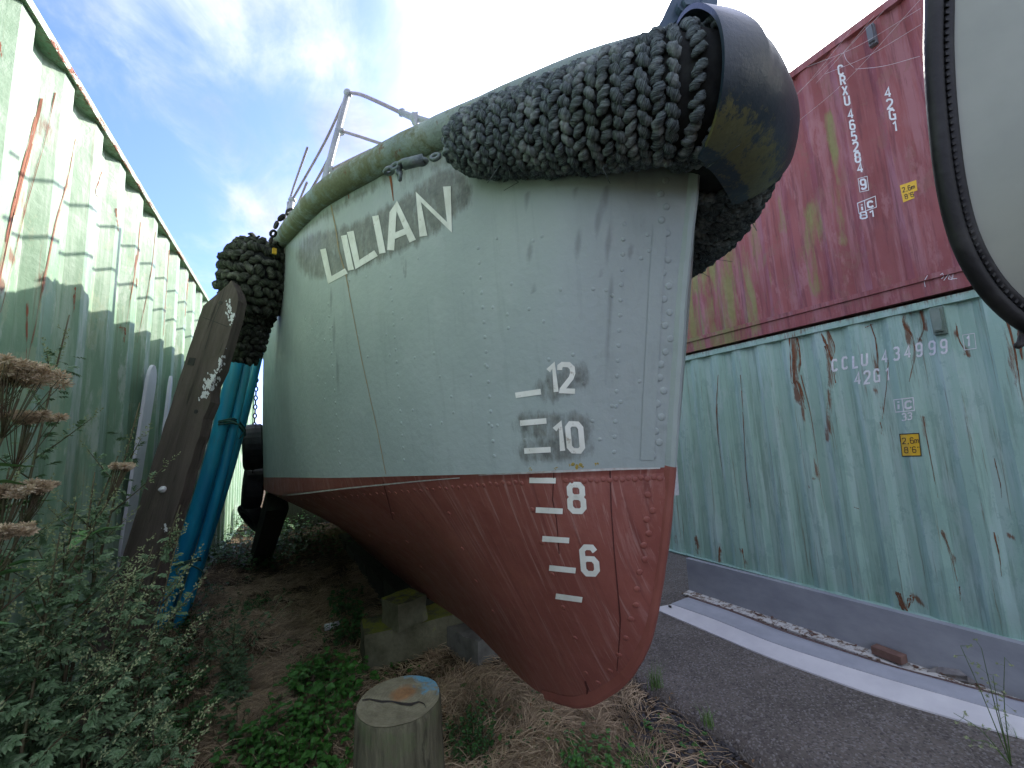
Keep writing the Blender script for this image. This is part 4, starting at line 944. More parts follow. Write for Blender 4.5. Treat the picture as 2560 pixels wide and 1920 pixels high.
# ------------------------------------------------------------------ containers
def corr(u, pitch, depth, ph=0.):
    """trapezoid profile: 0 on the outer flat, -depth on the inner one"""
    t = ((u+ph)/pitch) % 1.0
    if t < .28: return 0.
    if t < .50: return -depth*(t-.28)/.22
    if t < .78: return -depth
    return -depth*(1-(t-.78)/.22)
def corr_panel(o0, dirv, nout, u0, u1, z0, z1, pitch, depth, ph, sub=2, nz=60):
    us = []; brk = [0, .28, .50, .78]
    k = math.floor((u0+ph)/pitch)-1
    while True:
        for i, b_ in enumerate(brk):
            nb_ = (brk+[1])[i+1]
            for q in range(sub): us.append((k+b_+(nb_-b_)*q/sub)*pitch-ph)
        k += 1
        if k*pitch-ph > u1: break
    us = [u0]+[q for q in us if u0 < q < u1]+[u1]; rows = []
    for u in us:
        d_ = corr(u, pitch, depth, ph); rows.append([o0+dirv*u+nout*(d_+.002*mnoise.noise(Vector((u*1.5, z_*1.5, 0))))+Vector((0, 0, z_)) for z_ in np.linspace(z0, z1, nz)])
    return rows
def container(name_, label_, o0, dirv, nout, length, z0, z1, width, matk, pitch, depth, ph, grp, attrf=None, rail=.10, botrail=.16, flip=False, extra=None):
    t = thing(name_, label_, 'shipping container', tuple(o0+dirv*(length/2)-nout*(width/2)+Vector((0, 0, z0))), grp)
    z0r, z1r = z0+botrail, z1-rail
    def mk(g_, nm, at=True):
        P_, w_ = projv(g_.v); a = attrf(P_, np.array(g_.v)) if (at and attrf) else {'rusty': np.zeros(len(g_.v)), 'moss': np.zeros(len(g_.v))}
        return g_.build(nm, M[matk], t, False, a)
    g_ = Geo(); g_.grid(corr_panel(o0-nout*.012, dirv, nout, .12, length-.12, z0r-.01, z1r+.01, pitch, depth, ph), flip=flip); sp_ = mk(g_, 'side_panel')
    R_ = Matrix((dirv, nout, Vector((0, 0, 1)))).transposed()
    def bx(g2, u0, u1, n0, n1, za, zb): g2.box(o0+dirv*((u0+u1)/2)+nout*((n0+n1)/2)+Vector((0, 0, (za+zb)/2)), (u1-u0, n1-n0, zb-za), R_)
    g_ = Geo(); nseg = 60
    for k in range(nseg):
        a, b_ = .12+(length-.24)*k/nseg, .12+(length-.24)*(k+1)/nseg; bx(g_, a, b_, -.14, .006, z1r, z1)
    mk(g_, 'top_rail')
    g_ = Geo()
    for k in range(nseg):
        a, b_ = .12+(length-.24)*k/nseg, .12+(length-.24)*(k+1)/nseg; bx(g_, a, b_, -.06, .006, z0, z0r-botrail*.25); bx(g_, a, b_, -.06, .024, z0r-botrail*.25, z0r)
    mk(g_, 'bottom_rail')
    for a in (0, length-.12):
        g_ = Geo(); bx(g_, a, a+.12, -.12, .01, z0+.118, z1-.118); bx(g_, a-.003, a+.123, -.14, .014, z0, z0+.118); bx(g_, a-.003, a+.123, -.14, .014, z1-.118, z1+.004); mk(g_, 'corner_post')
    g_ = Geo(); bx(g_, .05, length-.05, -width+.06, -.125, z0+.02, z1-.02); mk(g_, 'body_shell')
    return t, sp_
Y = Vector((0, 1, 0)); NL = Vector((-1, 0, 0))
def nearline(P_, items):
    a = np.zeros(len(P_))
    for pl, wd, st_ in items: a = np.maximum(a, np.clip(1-segdist(P_, pl)/wd, 0, 1)*st_)
    return a
def c4(a, b_): return (1700+a*.5787, b_*.5787)
def attr_green(P_, V):
    it = [([c4(490, 1450), c4(500, 1650), (1990, 960), (1992, 1000)], 13, 1.1), ([c4(640, 1440), c4(650, 1660), (2068, 1100)], 14, .95), ([c4(985, 1340), c4(975, 1430), c4(1010, 1530)], 9, 1.1), ([c4(1040, 1330), c4(1060, 1420), c4(1030, 1500)], 7, 1),
          ([c4(830, 1400), c4(850, 1600)], 7, .9), ([c4(1190, 1430), c4(1240, 1530)], 9, .9), ([(2008, 1250), (2040, 1180)], 4, .8), ([c5(900, 10), c5(1000, 220)], 7, .8), ([c5(620, 0), c5(660, 200), c5(720, 480)], 6, .95), ([c5(1150, 230), c5(1200, 470)], 7, .85),
          ([c5(1050, 960), c5(1080, 1010)], 16, .8), ([c5(1100, 950), c5(1150, 990)], 12, .85), ([c5(225, 720), c5(240, 770)], 8, .9), ([c5(145, 715), c5(145, 745)], 8, .7), ([c5(318, 740), c5(325, 820)], 7, .8), ([c5(1440, 700), c5(1465, 870)], 8, .85), ([c5(1500, 715), c5(1530, 725)], 6, .9), ([c5(540, 800), c5(540, 820)], 6, .7),
          ([c5(410, 770), c5(440, 850)], 7, .8), ([c5(1220, 680), c5(1290, 830)], 6, .8), ([(2520, 830), (2556, 1100)], 14, .8), ([c5(300, 60), c5(330, 420)], 7, .45), ([c5(980, 250), c5(985, 300)], 6, .7)]
    a = nearline(P_, it); a = np.maximum(a, np.clip(1-(2.60-V[:, 2])/.05, 0, 1)*.55); a = np.maximum(a, np.clip(1-(V[:, 2]-.0)/.22, 0, 1)*.22)
    return {'rusty': a, 'moss': np.zeros(len(P_))}
def attr_red(P_, V):
    y_ = V[:, 1]; m = np.clip((y_-1.7)/1.0, 0, 1)*np.clip(1-(V[:, 2]-4.0)/1.3, 0, 1)*.62
    m = np.maximum(m, nearline(P_, [([c4(640, 500), c4(690, 900), c4(700, 1050)], 30, .7), ([c4(560, 900), c4(600, 1250)], 50, .8), ([c4(420, 850), c4(440, 1000)], 26, .7)]))
    a = nearline(P_, [([c4(1090, 1060), c4(1120, 1080)], 20, .6), ([c4(950, 1120), c4(960, 1150)], 18, .6)])
    return {'rusty': a, 'moss': m}
OR_ = Vector((XR, -4.2, 0)); 
# outward normal is -X; panel grid oriented accordingly
cg, cg_side = container('shipping_container', 'sea green rust streaked container standing on the asphalt under the red one', OR_, Y, NL, 12.19, -.02+.06, 2.60, 2.4, 'c_green', .278, .036, .10, 'stacked containers right of the boat', attr_green, rail=.06, botrail=.02)
crd, cr_side = container('shipping_container', 'oxide red mossy container stacked on top of the sea green one', OR_+Vector((-.02, .0, 0)), Y, NL, 12.19, 2.63, 5.29, 2.4, 'c_red', .278, .036, .05, 'stacked containers right of the boat', attr_red, rail=.07, botrail=.17)
# left container, slightly turned
dL = ray(743, 1126); dL = Vector((dL[0], dL[1], 0)).normalized(); nLf = Vector((dL.y, -dL.x, 0))
p_ref = onX(70, 0, -1.0); d2 = ray(515, 747)
p_ref = Vector(p_ref); OL = Vector((p_ref.x, p_ref.y, 0))-dL*1.75; ZT = p_ref.z+.02
c1 = lambda a, b_: (a*.5787, b_*.5787)
def attr_left(P_, V):
    it = [([c1(180, 430), c1(150, 570), c1(75, 850), c1(20, 1100), c1(-60, 1400)], 13, .78), ([c1(240, 400), c1(190, 620), c1(110, 900), c1(20, 1250)], 5, .95), ([c1(320, 600), c1(290, 780), c1(240, 960), c1(200, 1150), c1(120, 1560)], 5, .9), ([c1(440, 740), c1(410, 820)], 4, .7),
          ([c1(525, 1410), c1(515, 1450)], 10, .9), ([c1(600, 960), c1(585, 1150), c1(545, 1400)], 3, .8), ([c1(500, 900), c1(510, 1000)], 3.5, .7), ([c1(330, 1240), c1(320, 1330)], 4, .8), ([c1(660, 1000), c1(640, 1200), c1(590, 1480)], 2.5, .7), ([c1(0, 180), c1(5, 240)], 8, .7), ([c1(800, 1200), c1(790, 1400)], 2.5, .6), ([c1(725, 1080), c1(700, 1500)], 2.5, .6)]
    a = nearline(P_, it); tr_ = segdist(P_, [(70, 0), (515, 747)]); a = np.maximum(a, np.clip(1-tr_/26, 0, 1)*np.clip((V[:, 2]-(ZT-.13))*40, 0, 1)*.6)
    return {'rusty': a, 'moss': np.zeros(len(P_))}
clf, cl_side = container('shipping_container', 'pale green ribbed container lit by the sun on the left side of the yard', OL, dL, nLf, 12.6, -.05, ZT, 2.4, 'c_left', .372, .048, .12, None, attr_left, rail=.045, botrail=.16, flip=True)

castG = caster(bvh_of(cg_side)); castR = caster(bvh_of(*[o for o in crd.children if o.name.split('.')[0] in ('side_panel', 'bottom_rail')])); castL = caster(bvh_of(cl_side))
# writing on the red container
g = Geo()
def ch(geo, s_, cx_, cy_, h_, wd, cast, wr=1.0, sh=.12, conv=c4, k=.5787, lift=.003):
    h_ *= k; p = conv(cx_, cy_); ux = np.array((h_*.98*wr, -h_*.16*wr)); uy = np.array((-h_*sh, -h_)); n = len(s_); adv = .86
    wtot = sum(adv if q not in "1,'" else adv*.72 for q in s_[:-1])+.6
    o_ = np.array(p)-ux*wtot/2-uy*.5
    for q in s_:
        gg = Geo(); text(gg, q, o_, ux, uy, wd*1.45, cast, lift, adv, 4); gg.build('marking_letter', M['mark_white'], cg if cast is castG else crd); o_ = o_+ux*adv
for s_, a, b_ in zip('CRXU4652', (695, 704, 713, 722, 737, 745, 752, 760), (303, 347, 392, 434, 492, 540, 588, 634)): ch(g, s_, a, b_, 38, 3.0, castR, .85)
ch(g, '8', 768, 680, 40, 3.2, castR, .85); ch(g, '4', 778, 725, 40, 3.2, castR, .85); ch(g, '9', 792, 796, 40, 3.2, castR, .85)
for s_, a, b_ in zip('42G1', (898, 907, 918, 932), (399, 450, 495, 546)): ch(g, s_, a, b_, 40, 3.2, castR, .95)
def mline(pts_, wd, cast): gg = Geo(); lay(gg, pts_, wd, cast, .003, 4, 1); gg.build('marking_line', M['mark_white'], cg if cast is castG else crd)
def quad(geo, pts_, wd, cast, conv=c4): mline([conv(*q) for q in pts_]+[conv(*pts_[0])], wd, cast)
quad(g, ((770, 772), (808, 762), (815, 822), (778, 830)), 1.4, castR)
quad(g, ((768, 878), (843, 848), (848, 895), (775, 922)), 2.0, castR); mline([c4(797, 868), c4(803, 912)], 1.8, castR)
ch(g, 'i', 787, 896, 26, 3.2, castR, 1); ch(g, 'c', 823, 883, 24, 3.4, castR, 1.5); ch(g, '81', 813, 927, 27, 2.6, castR, 1.7)
for pl in ([(1070, 1190), (1055, 1215), (1060, 1240)], [(1125, 1188), (1135, 1180), (1140, 1195), (1130, 1205)], [(1140, 1212), (1160, 1185)], [(1165, 1190), (1160, 1205), (1175, 1208), (1170, 1195)], [(1180, 1182), (1178, 1205), (1198, 1203)]): mline([c4(*q) for q in pl], 1.5, castR)

def sticker(corners, parent, cast, conv, l1, l2, notch=False, frame=True):
    C_ = [np.array(conv(*q)) for q in corners]; g1 = Geo(); rows = []
    for i in range(9):
        u = i/8; rows.append([])
        for j in range(9):
            v = j/8; q = (C_[0]*(1-u)+C_[1]*u)*(1-v)+(C_[3]*(1-u)+C_[2]*u)*v; h_ = cast(*q); rows[-1].append(h_[0]+h_[1]*.003)
    if notch:
        f_ = [(i, j) for i in range(8) for j in range(8) if not (i > 5 and j > 4)]; vs = [q for r_ in rows for q in r_]
        g1.add(vs, [(i*9+j, (i+1)*9+j, (i+1)*9+j+1, i*9+j+1) for i, j in f_])
    else: g1.grid(rows)
    s_ = g1.build('height_sticker', M['yellow'], parent); g2 = Geo(); ex_ = C_[1]-C_[0]; ey_ = C_[0]-C_[3]
    if frame: lay(g2, C_+[C_[0]], 2.2, cast, .0045, 4)
    hh = .26
    for tx, ox, oy, ww in ((l1, .10, .56, .62), (l2, .17, .14, .62)): text(g2, tx, C_[3]+ex_*ox+ey_*oy, ex_/np.linalg.norm(ex_)*np.linalg.norm(ey_)*hh*.95, ey_*hh, 1.7, cast, .0045, .82, 3)
    g2.build('height_print', M['black'], parent)
sticker(((950, 802), (1020, 778), (1028, 850), (965, 875)), crd, castR, c4, '2,6m', "8'6", True, False)
sticker(((1058, 302), (1134, 298), (1144, 389), (1067, 391)), cg, castG, c5, '2,6m', "8'6\"")
g = Geo()
for s_, a, b_, h_ in (('C', 668, 1578, 46), ('C', 713, 1568, 48), ('L', 760, 1562, 50), ('U', 797, 1552, 50), ('4', 885, 1540, 52), ('3', 935, 1528, 52), ('4', 983, 1519, 52), ('9', 1033, 1511, 54), ('9', 1090, 1503, 55), ('9', 1140, 1497, 56), ('1', 1248, 1474, 44)): ch(g, s_, a, b_, h_, 3.6, castG, .72, .02)
for s_, a, b_ in (('4', 768, 1634), ('2', 808, 1630), ('G', 850, 1622), ('1', 900, 1617)): ch(g, s_, a, b_, 52, 3.4, castG, .72, .02)
quad(g, ((1220, 1448), (1272, 1440), (1280, 1505), (1228, 1512)), 1.6, castG)
quad(g, ((1033, 162), (1110, 153), (1116, 205), (1040, 212)), 2.4, castG, c5); mline([c5(1066, 158), c5(1072, 208)], 2.2, castG)
ch(g, 'i', 1052, 184, 32, 3.6, castG, 1, .02, c5, .615); ch(g, 'c', 1092, 182, 28, 3.6, castG, 1.5, .02, c5, .615); ch(g, '33', 1085, 230, 27, 2.2, castG, 1.0, .02, c5, .615)

mline([c5(140, 390), c5(150, 550)], 12, castG); mline([c5(136, 330), c5(138, 365)], 9, castG); mline([c5(118, 400), c5(112, 545)], 14, castG)
def vent(corners, parent, conv, cast, m_, depth=.045):
    C_ = [Vector(cast(*conv(*q))[0]) for q in corners]; c_ = sum(C_, Vector())/4; zc = [q.z for q in C_]; yc = [q.y for q in C_]
    g_ = Geo(); sy, sz = (max(yc)-min(yc))*.8, (max(zc)-min(zc))*.92
    X_ = min(q.x for q in C_)-.02; g_.box((X_, c_.y, c_.z), (.045, sy, sz)); g_.box((X_-.035, c_.y, c_.z), (.03, sy*.7, sz*.82)); g_.box((X_-.052, c_.y, c_.z-sz*.3), (.008, sy*.62, sz*.14))
    for zz_ in (-1, 1): g_.tube([(X_-.024, c_.y, c_.z+zz_*sz*.46), (X_-.032, c_.y, c_.z+zz_*sz*.46)], .008, 8)
    g_.build('vent', m_, parent)
M['vent_green'] = plain('grey green vent', (.15, .21, .17), (.20, .26, .21), 12, .6); M['vent_red'] = plain('dull grey vent', (.12, .14, .16), (.16, .17, .19), 12, .6)
vent(((1085, 1330), (1145, 1325), (1158, 1445), (1098, 1450)), cg, c4, castG, M['vent_green']); vent(((808, 128), (850, 118), (862, 190), (820, 202)), crd, c4, castR, M['vent_red'])

# ------------------------------------------------------------------ white and grey steel lengths by the container
M['white_steel'] = plain('white painted steel', (.70, .70, .69), (.60, .60, .60), 5, .45, bump=.15)
M['grey_steel'] = plain('grey painted steel', (.24, .26, .28), (.31, .33, .345), 4, .5, bump=.25, stretch=(1, 1, 2))
def flake_fn(n, b):
    p = n.pos(); base = n.mix(n.ramp(n.noise(p, 26, 7, .75), .5, .54), (.60, .60, .54), (.16, .11, .07)); return n.mix(n.ramp(n.noise(p, 5, 4), .5, .62, 0, .8), base, (.55, .56, .52))
M['flaky'] = mat('flaking white flange', flake_fn, .7)
fl = thing('steel_channel', 'long grey steel channel lying on edge against the green container', 'steel beam', (3.7, 1.0, .04))
wa = onZ(*c5(200, 940), .05); wb = onZ(*c5(1561, 1392), .05)
dirw = Vector((wb[0]-wa[0], wb[1]-wa[1], 0)); Lw = dirw.length; dirw.normalize(); nw = Vector((-1, 0, 0)); nw = (nw-dirw*nw.dot(dirw)).normalized()
A0 = Vector((wa[0], wa[1], .05))
def strip(sec, p_a, dir_, L_, n_=40, sag=None):
    rows = []
    for i in range(n_+1):
        u = L_*i/n_; o_ = p_a+dir_*u
        if sag: o_ = o_+sag(u)
        rows.append([o_+nw*a+Vector((0, 0, b_)) for a, b_ in sec]+[o_+nw*sec[0][0]+Vector((0, 0, sec[0][1]))])
    return rows
def extr(name_, m_, parent, sec, p_a, dir_, L_, n_=40, sag=None):
    g_ = Geo(); rows = strip(sec, p_a, dir_, L_, n_, sag); g_.grid(rows); k = len(sec)
    g_.f += [tuple(range(k-1, -1, -1)), tuple(len(g_.v)-k-1+q for q in range(k))]; g_.m += [0, 0]; return g_.build(name_, m_, parent)
L1 = Lw+2.0
extr('web', M['grey_steel'], fl, [(0, .01), (0, .315), (-.012, .318), (-.012, .01)], A0, dirw, L1)
extr('lower_flange', M['flaky'], fl, [(.0, .012), (.115, .010), (.115, -.004), (.0, -.004)], A0, dirw, L1)
extr('upper_flange', M['grey_steel'], fl, [(-.013, .312), (-.05, .316), (-.05, .300), (-.013, .300)], A0, dirw, L1)
# white folded plate beside it
g = Geo(); lines = []
def tr_(pts_, zs): return cr([onZ(*c5(a, b_), z_) for (a, b_), z_ in zip(pts_, zs)], 40)
e0 = tr_([(52, 1010), (270, 1103), (500, 1200), (760, 1296), (980, 1372), (1260, 1455), (1561, 1540), (1900, 1625)], [.045]*8)
e1 = tr_([(160, 985), (330, 1040), (560, 1130), (800, 1205), (1000, 1262), (1280, 1340), (1561, 1420), (1900, 1510)], [.10]*8)
e2 = tr_([(205, 960), (380, 1020), (600, 1103), (830, 1180), (1000, 1235), (1280, 1310), (1561, 1385), (1900, 1465)], [.075]*8)
wp = thing('white_plate', 'long white folded steel plate lying on the asphalt in front of the grey channel', 'steel plate', tuple(e0[20]))
em = [e0[i]*.30+e1[i]*.70 for i in range(40)]; dn = np.array((0, 0, .01))
rows = [[e0[i]-dn*.5, e0[i]+dn*.5, em[i], em[i]-dn, e0[i]-dn*.5] for i in range(40)]; g.grid(rows); g.f += [(0, 1, 2, 3)]; g.m += [0]; g.build('sheet', M['white_steel'], wp)
M['fold'] = plain('dull folded strip', (.34, .36, .39), (.42, .44, .47), 6, .5, bump=.15)
g = Geo(); rows = [[em[i]+dn*.05, em[i]+dn*.5, e1[i]*.55+e2[i]*.45+dn*.9, e1[i]*.2+e2[i]*.8, e1[i]*.3+e2[i]*.7-dn, em[i]+dn*.05] for i in range(40)]; g.grid(rows); g.build('folded_strip', M['fold'], wp)
g = Geo(); rows = [[e1[i]*.2+e2[i]*.8+dn*.1, e2[i]+dn*.3, e2[i]-dn*2, e1[i]*.2+e2[i]*.8-dn*2, e1[i]*.2+e2[i]*.8+dn*.1] for i in range(40)]; g.grid(rows); g.build('rusty_edge', plain('rusty edge', (.07, .03, .025), (.18, .15, .13), 50, .9), wp)
g = Geo(); q = Vector(onZ(*c5(122, 1004), .075)); g.tube([q, q+Vector((0, 0, .012))], .016, 10, flat=.6); g.build('slot', M['black'], wp)
g = Geo()
for i in range(6, 38, 6): g.box(tuple(e0[i]+np.array((.10, 0, -.018))), (.10, .05, .05))
g.build('batten', M['dark_wood'], wp)
M['brick'] = plain('old brick', (.13, .075, .055), (.20, .12, .09), 14, .9, bump=.6)
bp = onZ(*c5(1030, 1218), .07); bk = thing('brick', 'single brown brick resting on the channel flange', 'brick', (bp[0], bp[1], .065)); g = Geo(); g.box((bp[0], bp[1]+.02, .096), (.075, .165, .052), Matrix.Rotation(-.12, 3, 'Z'))
bo_ = g.build('block', M['brick'], bk); md = bo_.modifiers.new('bev', 'BEVEL'); md.width = .004; md.segments = 2
g = Geo(); rr = random.Random(5)
sl0 = onZ(*c5(1270, 1285), .08)
vs = [onZ(*c5(a, b_), z_) for a, b_, z_ in ((1165, 1262, .07), (1215, 1243, .10), (1272, 1238, .125), (1330, 1285, .11), (1385, 1318, .06), (1330, 1308, .06), (1270, 1300, .06), (1200, 1272, .06))]
g.add([*vs, *[q-np.array((0, 0, .03)) for q in vs]], [tuple(range(8)), tuple(range(15, 7, -1))]+[(k, 8+k, 8+(k+1) % 8, (k+1) % 8) for k in range(8)])
tag(g.build('slate_debris', plain('broken slab', (.16, .15, .14), (.27, .26, .24), 12, .9, bump=.6)), 'broken grey slab of debris lying on the flange right of the brick', 'debris')
g = Geo()
for k in range(26):
    t = rr.random(); q = onZ(*c5(300+1200*t+rr.gauss(0, 10), 985+rr.gauss(0, 5)+375*t*.98), .07); g.ell(q, (rr.uniform(.006, .018), rr.uniform(.006, .02), .006), jag=.6, n=6, m=4)
tag(g.build('debris', M['brick']), kind='stuff')
# ------------------------------------------------------------------ the second boat, raised at the right edge
sb_out = [(2005, -160), (2004, 0), (2003, 120), (2011, 250), (2030, 400), (2060, 520), (2105, 610), (2160, 675), (2225, 722), (2320, 765), (2500, 810), (2750, 830), (3000, 780), (3250, 600), (3400, 300), (3400, -100), (3200, -450), (2800, -650), (2400, -640), (2120, -450)]
WB = .92
ob = cr([atw(a*D, b_*D, WB) for a, b_ in sb_out+[sb_out[0]]], 220); cen = ob[:-1].mean(0); fwd = nrm(-CM.T@np.array((0, 0, 1))); 
sb = thing('dinghy', 'pale cream hull edged in black rubber hanging over the right edge of the view', 'boat', tuple(cen))
M['cream'] = plain('cream gelcoat', (.31, .34, .29), (.38, .41, .35), 3, .4, bump=.1)
inn = np.array([q+nrm(cen-q)*.040 for q in ob])
for sgn in (-1, 1):
    g = Geo(); rows = []
    for t in np.linspace(0, 1, 26): rows.append([q*(1-t)+cen*t+fwd*sgn*(.26*(1-(1-t)**2.2)+.004) for q in inn])
    g.grid(rows, flip=(sgn > 0)); g.build('shell', M['cream'], sb, True)
g = Geo(); g.tube([q+nrm(cen-q)*.014 for q in ob], .0165, 14, cap=False); g.tube([q+nrm(cen-q)*.040-fwd*.004 for q in ob], .0125, 14, cap=False); g.build('rubber_edging', M['rubber'], sb, True)
g = Geo(); fine2 = resamp(ob, 620)
for i, q in enumerate(fine2[:-1]):
    if i % 2: continue
    c_ = Vector(q+nrm(cen-q)*.029-fwd*.012); t_ = Vector(fine2[i+1]-q).normalized(); o_ = Vector(nrm(cen-q)); R_ = Matrix((t_, o_, t_.cross(o_))).transposed(); g.box(c_, (.006, .009, .009), R_)
g.build('edging_teeth', M['rubber'], sb)
g = Geo()
for a in (2900, 3200): q0 = atw(a*D, 700*D, WB); g.tube([(q0[0], q0[1], 0), (q0[0], q0[1], q0[2])], .05, 10)
g.build('support_post', M['timber'], sb)
g = Geo(); g.tube(cr([atw(2215*D, 690*D, .93), atw(2205*D, 735*D, .93), atw(2197*D, 752*D, .93)], 10), [.006]*8+[.009, .004], 8)
tag(g.build('rope_end', M['chain_dark'], None, True), 'short dark rope end dangling under the cream hull at the right edge', 'rope')

M['rust_run'] = plain('rust streak', (.24, .10, .045), (.12, .06, .035), 46, .9, bump=.4)
M['rust_red'] = plain('red rust streak', (.30, .11, .06), (.22, .085, .05), 30, .9, bump=.4)  # redder rust colour for the left container
M['stain_dark'] = plain('dark damp stain', (.19, .25, .19), (.25, .30, .23), 30, .8, bump=.1)
def runs(name_, m_, parent, cast, items, seed):
    rz = random.Random(seed)
    for pl, wd, ns in items:
        g_ = Geo(); P_ = cr([np.array(q, float) for q in pl], 26); L_ = float(np.sum(np.linalg.norm(np.diff(P_, axis=0), axis=1)))
        for k in range(ns):
            a = rz.uniform(0, .35) if k else 0; b_ = rz.uniform(.45, 1) if k else 1; i0_, i1_ = int(a*25), max(int(a*25)+3, int(b_*25)); off = rz.gauss(0, wd*.42) if k else 0; sub = P_[i0_:i1_+1].copy(); sub[:, 0] += off
            ph = rz.random()*50; ws = [wd*(.5 if k else .75)*max(.12, (.55+1.1*mnoise.noise(Vector((j*.32, ph, 0)))))*(1-.6*j/len(sub)) for j in range(len(sub))]
            sub[:, 0] += [.7*mnoise.noise(Vector((j*.4, ph, 5))) for j in range(len(sub))]
            lay(g_, list(sub), ws, cast, .0016+.0002*k, 6, 1)
        if g_.v: g_.build(name_, m_, parent)
runs('rust_streak', M['rust_run'], cg, castG, [([c4(482, 1445), c4(488, 1560), c4(492, 1655), c5(640, 90), c5(672, 200)], 9, 7), ([c5(655, 60), c5(700, 250), c5(735, 520), c5(755, 620)], 3, 2), ([c4(505, 1450), c4(520, 1560), c4(512, 1640)], 6, 4),
    ([c4(610, 1435), c4(650, 1540), c4(672, 1655)], 9, 6), ([c4(640, 1430), c4(668, 1500), c4(655, 1560)], 6, 4), ([c4(975, 1338), c4(968, 1400), c4(1000, 1450), c4(1012, 1530), c4(990, 1650)], 5, 5), ([c4(1035, 1330), c4(1056, 1410), c4(1030, 1480), c4(1010, 1500)], 5, 4),
    ([c4(822, 1400), c4(846, 1480), c4(858, 1655)], 4.5, 5), ([c4(800, 1415), c4(835, 1400)], 4, 3), ([c4(1190, 1395), c4(1205, 1470), c4(1250, 1545)], 5, 4), ([c5(1150, 230), c5(1180, 390), c5(1212, 560)], 3.5, 4), ([c5(1440, 400), c5(1465, 500), c5(1470, 560)], 4, 3),
    ([c5(318, 60), c5(312, 250), c5(338, 480)], 3, 4), ([c5(408, 60), c5(418, 200), c5(432, 450), c5(450, 600)], 3, 4), ([c5(1225, 690), c5(1262, 790), c5(1290, 900)], 4, 4), ([c5(228, 712), c5(236, 790)], 5, 4), ([c5(325, 745), c5(322, 835)], 6, 4), ([c5(415, 765), c5(428, 850)], 5, 4), ([c5(1440, 700), c5(1462, 800), c5(1470, 880)], 5, 4),
    ([c5(1040, 940), c5(1062, 1000), c5(1085, 1035)], 12, 6), ([c5(1100, 955), c5(1092, 1010)], 9, 5), ([c5(1298, 920), c5(1302, 980)], 4, 3), ([c5(870, 598), c5(892, 606)], 4, 2), ([c5(975, 250), c5(985, 290)], 3, 2), ([(2480, 700), (2530, 850), (2556, 1000)], 8, 5), ([(2545, 820), (2556, 900)], 9, 4), ([c5(1010, 0), c5(1000, 120), c5(985, 240)], 3, 4)], 1)
runs('rust_streak', M['rust_red'], clf, castL, [([c1(182, 425), c1(150, 560), c1(75, 850), c1(20, 1100), c1(-40, 1400)], 10, 7), ([c1(238, 400), c1(190, 620), c1(110, 900), c1(25, 1250), c1(0, 1350)], 4, 4), ([c1(325, 600), c1(290, 780), c1(240, 960), c1(200, 1150), c1(118, 1560)], 4, 5), ([c1(440, 740), c1(412, 830), c1(436, 860)], 4, 3),
    ([c1(512, 1415), c1(540, 1420), c1(536, 1480)], 5, 3), ([c1(605, 960), c1(585, 1150), c1(545, 1400)], 3.5, 4), ([c1(500, 900), c1(510, 1000)], 4, 3), ([c1(325, 1240), c1(318, 1350)], 5, 4), ([c1(672, 1000), c1(648, 1200), c1(592, 1480)], 3, 4), ([c1(0, 180), c1(6, 250)], 9, 4), ([c1(812, 1200), c1(795, 1400)], 2.5, 3), ([c1(730, 1080), c1(702, 1500)], 2.5, 3), ([c1(120, 1300), c1(112, 1560)], 5, 4), ([c1(590, 1200), c1(588, 1240)], 4, 3)], 3)
# flaked strip along the left top rail
runs('rust_patch', M['rust_red'], clf, caster(bvh_of(*[o for o in clf.children if o.name.split('.')[0] == 'top_rail'])), [([(70+445*t+3, 747*t+8), (70+445*(t+.05)+3, 747*(t+.05)+6)], 9-5*t, 4) for t in (.12, .16, .21, .27, .31, .38, .46, .52, .6, .66, .74, .82, .9)], 5)
rw = random.Random(21); g = Geo()
for (a, b_) in (((470, 470), (760, 150)), ((490, 560), (1060, 20)), ((560, 300), (1060, 60)), ((600, 370), (860, 90)), ((680, 280), (900, 70)), ((770, 310), (1055, 265)), ((500, 430), (700, 260)), ((720, 240), (770, 310)), ((640, 330), (1060, 130))):
    p0 = Vector(castR(*c4(*a))[0])-Vector((.06, 0, 0)); q = castR(*c4(*b_)); p1 = Vector(q[0] if q else onX(*c4(*b_), XR-.05))-Vector((.10, 0, 0)); sg_ = Vector((-.05, 0, -.10*(p1-p0).length)); g.tube(cr([p0, (p0+p1)/2+sg_, p1], 14), .0016, 4)
M['web'] = plain('pale cobweb', (.55, .50, .52), (.70, .66, .68), 20, .6)
tag(g.build('cobweb', M['web']), 'loose pale cobweb strands stretched across the top of the oxide red container', 'cobweb')
# white boards leaning by the left container
M['white_board'] = plain('white board', (.70, .72, .74), (.60, .62, .64), 6, .5)
def board_on(px_pts, lb, wdt, off):
    P_ = []
    for a, b_ in px_pts: h_ = castL(*c1(a, b_) if False else (a, b_)); P_.append(h_[0]+nLf*off)
    g_ = Geo(); top_, bot_ = P_[0], P_[-1]; a_ = (top_-bot_).normalized(); bot_ = bot_-a_*((bot_.z-.1)/a_.z); L_ = (top_-bot_).length; s_ = a_.cross(nLf).normalized(); out_ = []
    for t, k in [(0, 1), (.93, 1), (.955, .95), (.975, .8), (.99, .55), (1, .2)]: out_.append(bot_+a_*L_*t+s_*wdt*k)
    for t, k in reversed([(0, 1), (.93, 1), (.955, .95), (.975, .8), (.99, .55), (1, .2)]): out_.append(bot_+a_*L_*t-s_*wdt*k)
    m_ = len(out_); g_.add([q+nLf*.01 for q in out_]+[q-nLf*.01 for q in out_], [tuple(range(m_)), tuple(range(2*m_-1, m_-1, -1))]+[(k, m_+k, m_+(k+1) % m_, (k+1) % m_) for k in range(m_)])
    tag(g_.build('white_board', M['white_board']), lb, 'board', 'white boards against the left container')
c6 = lambda a, b_: (a*.675, 800+b_*.675)
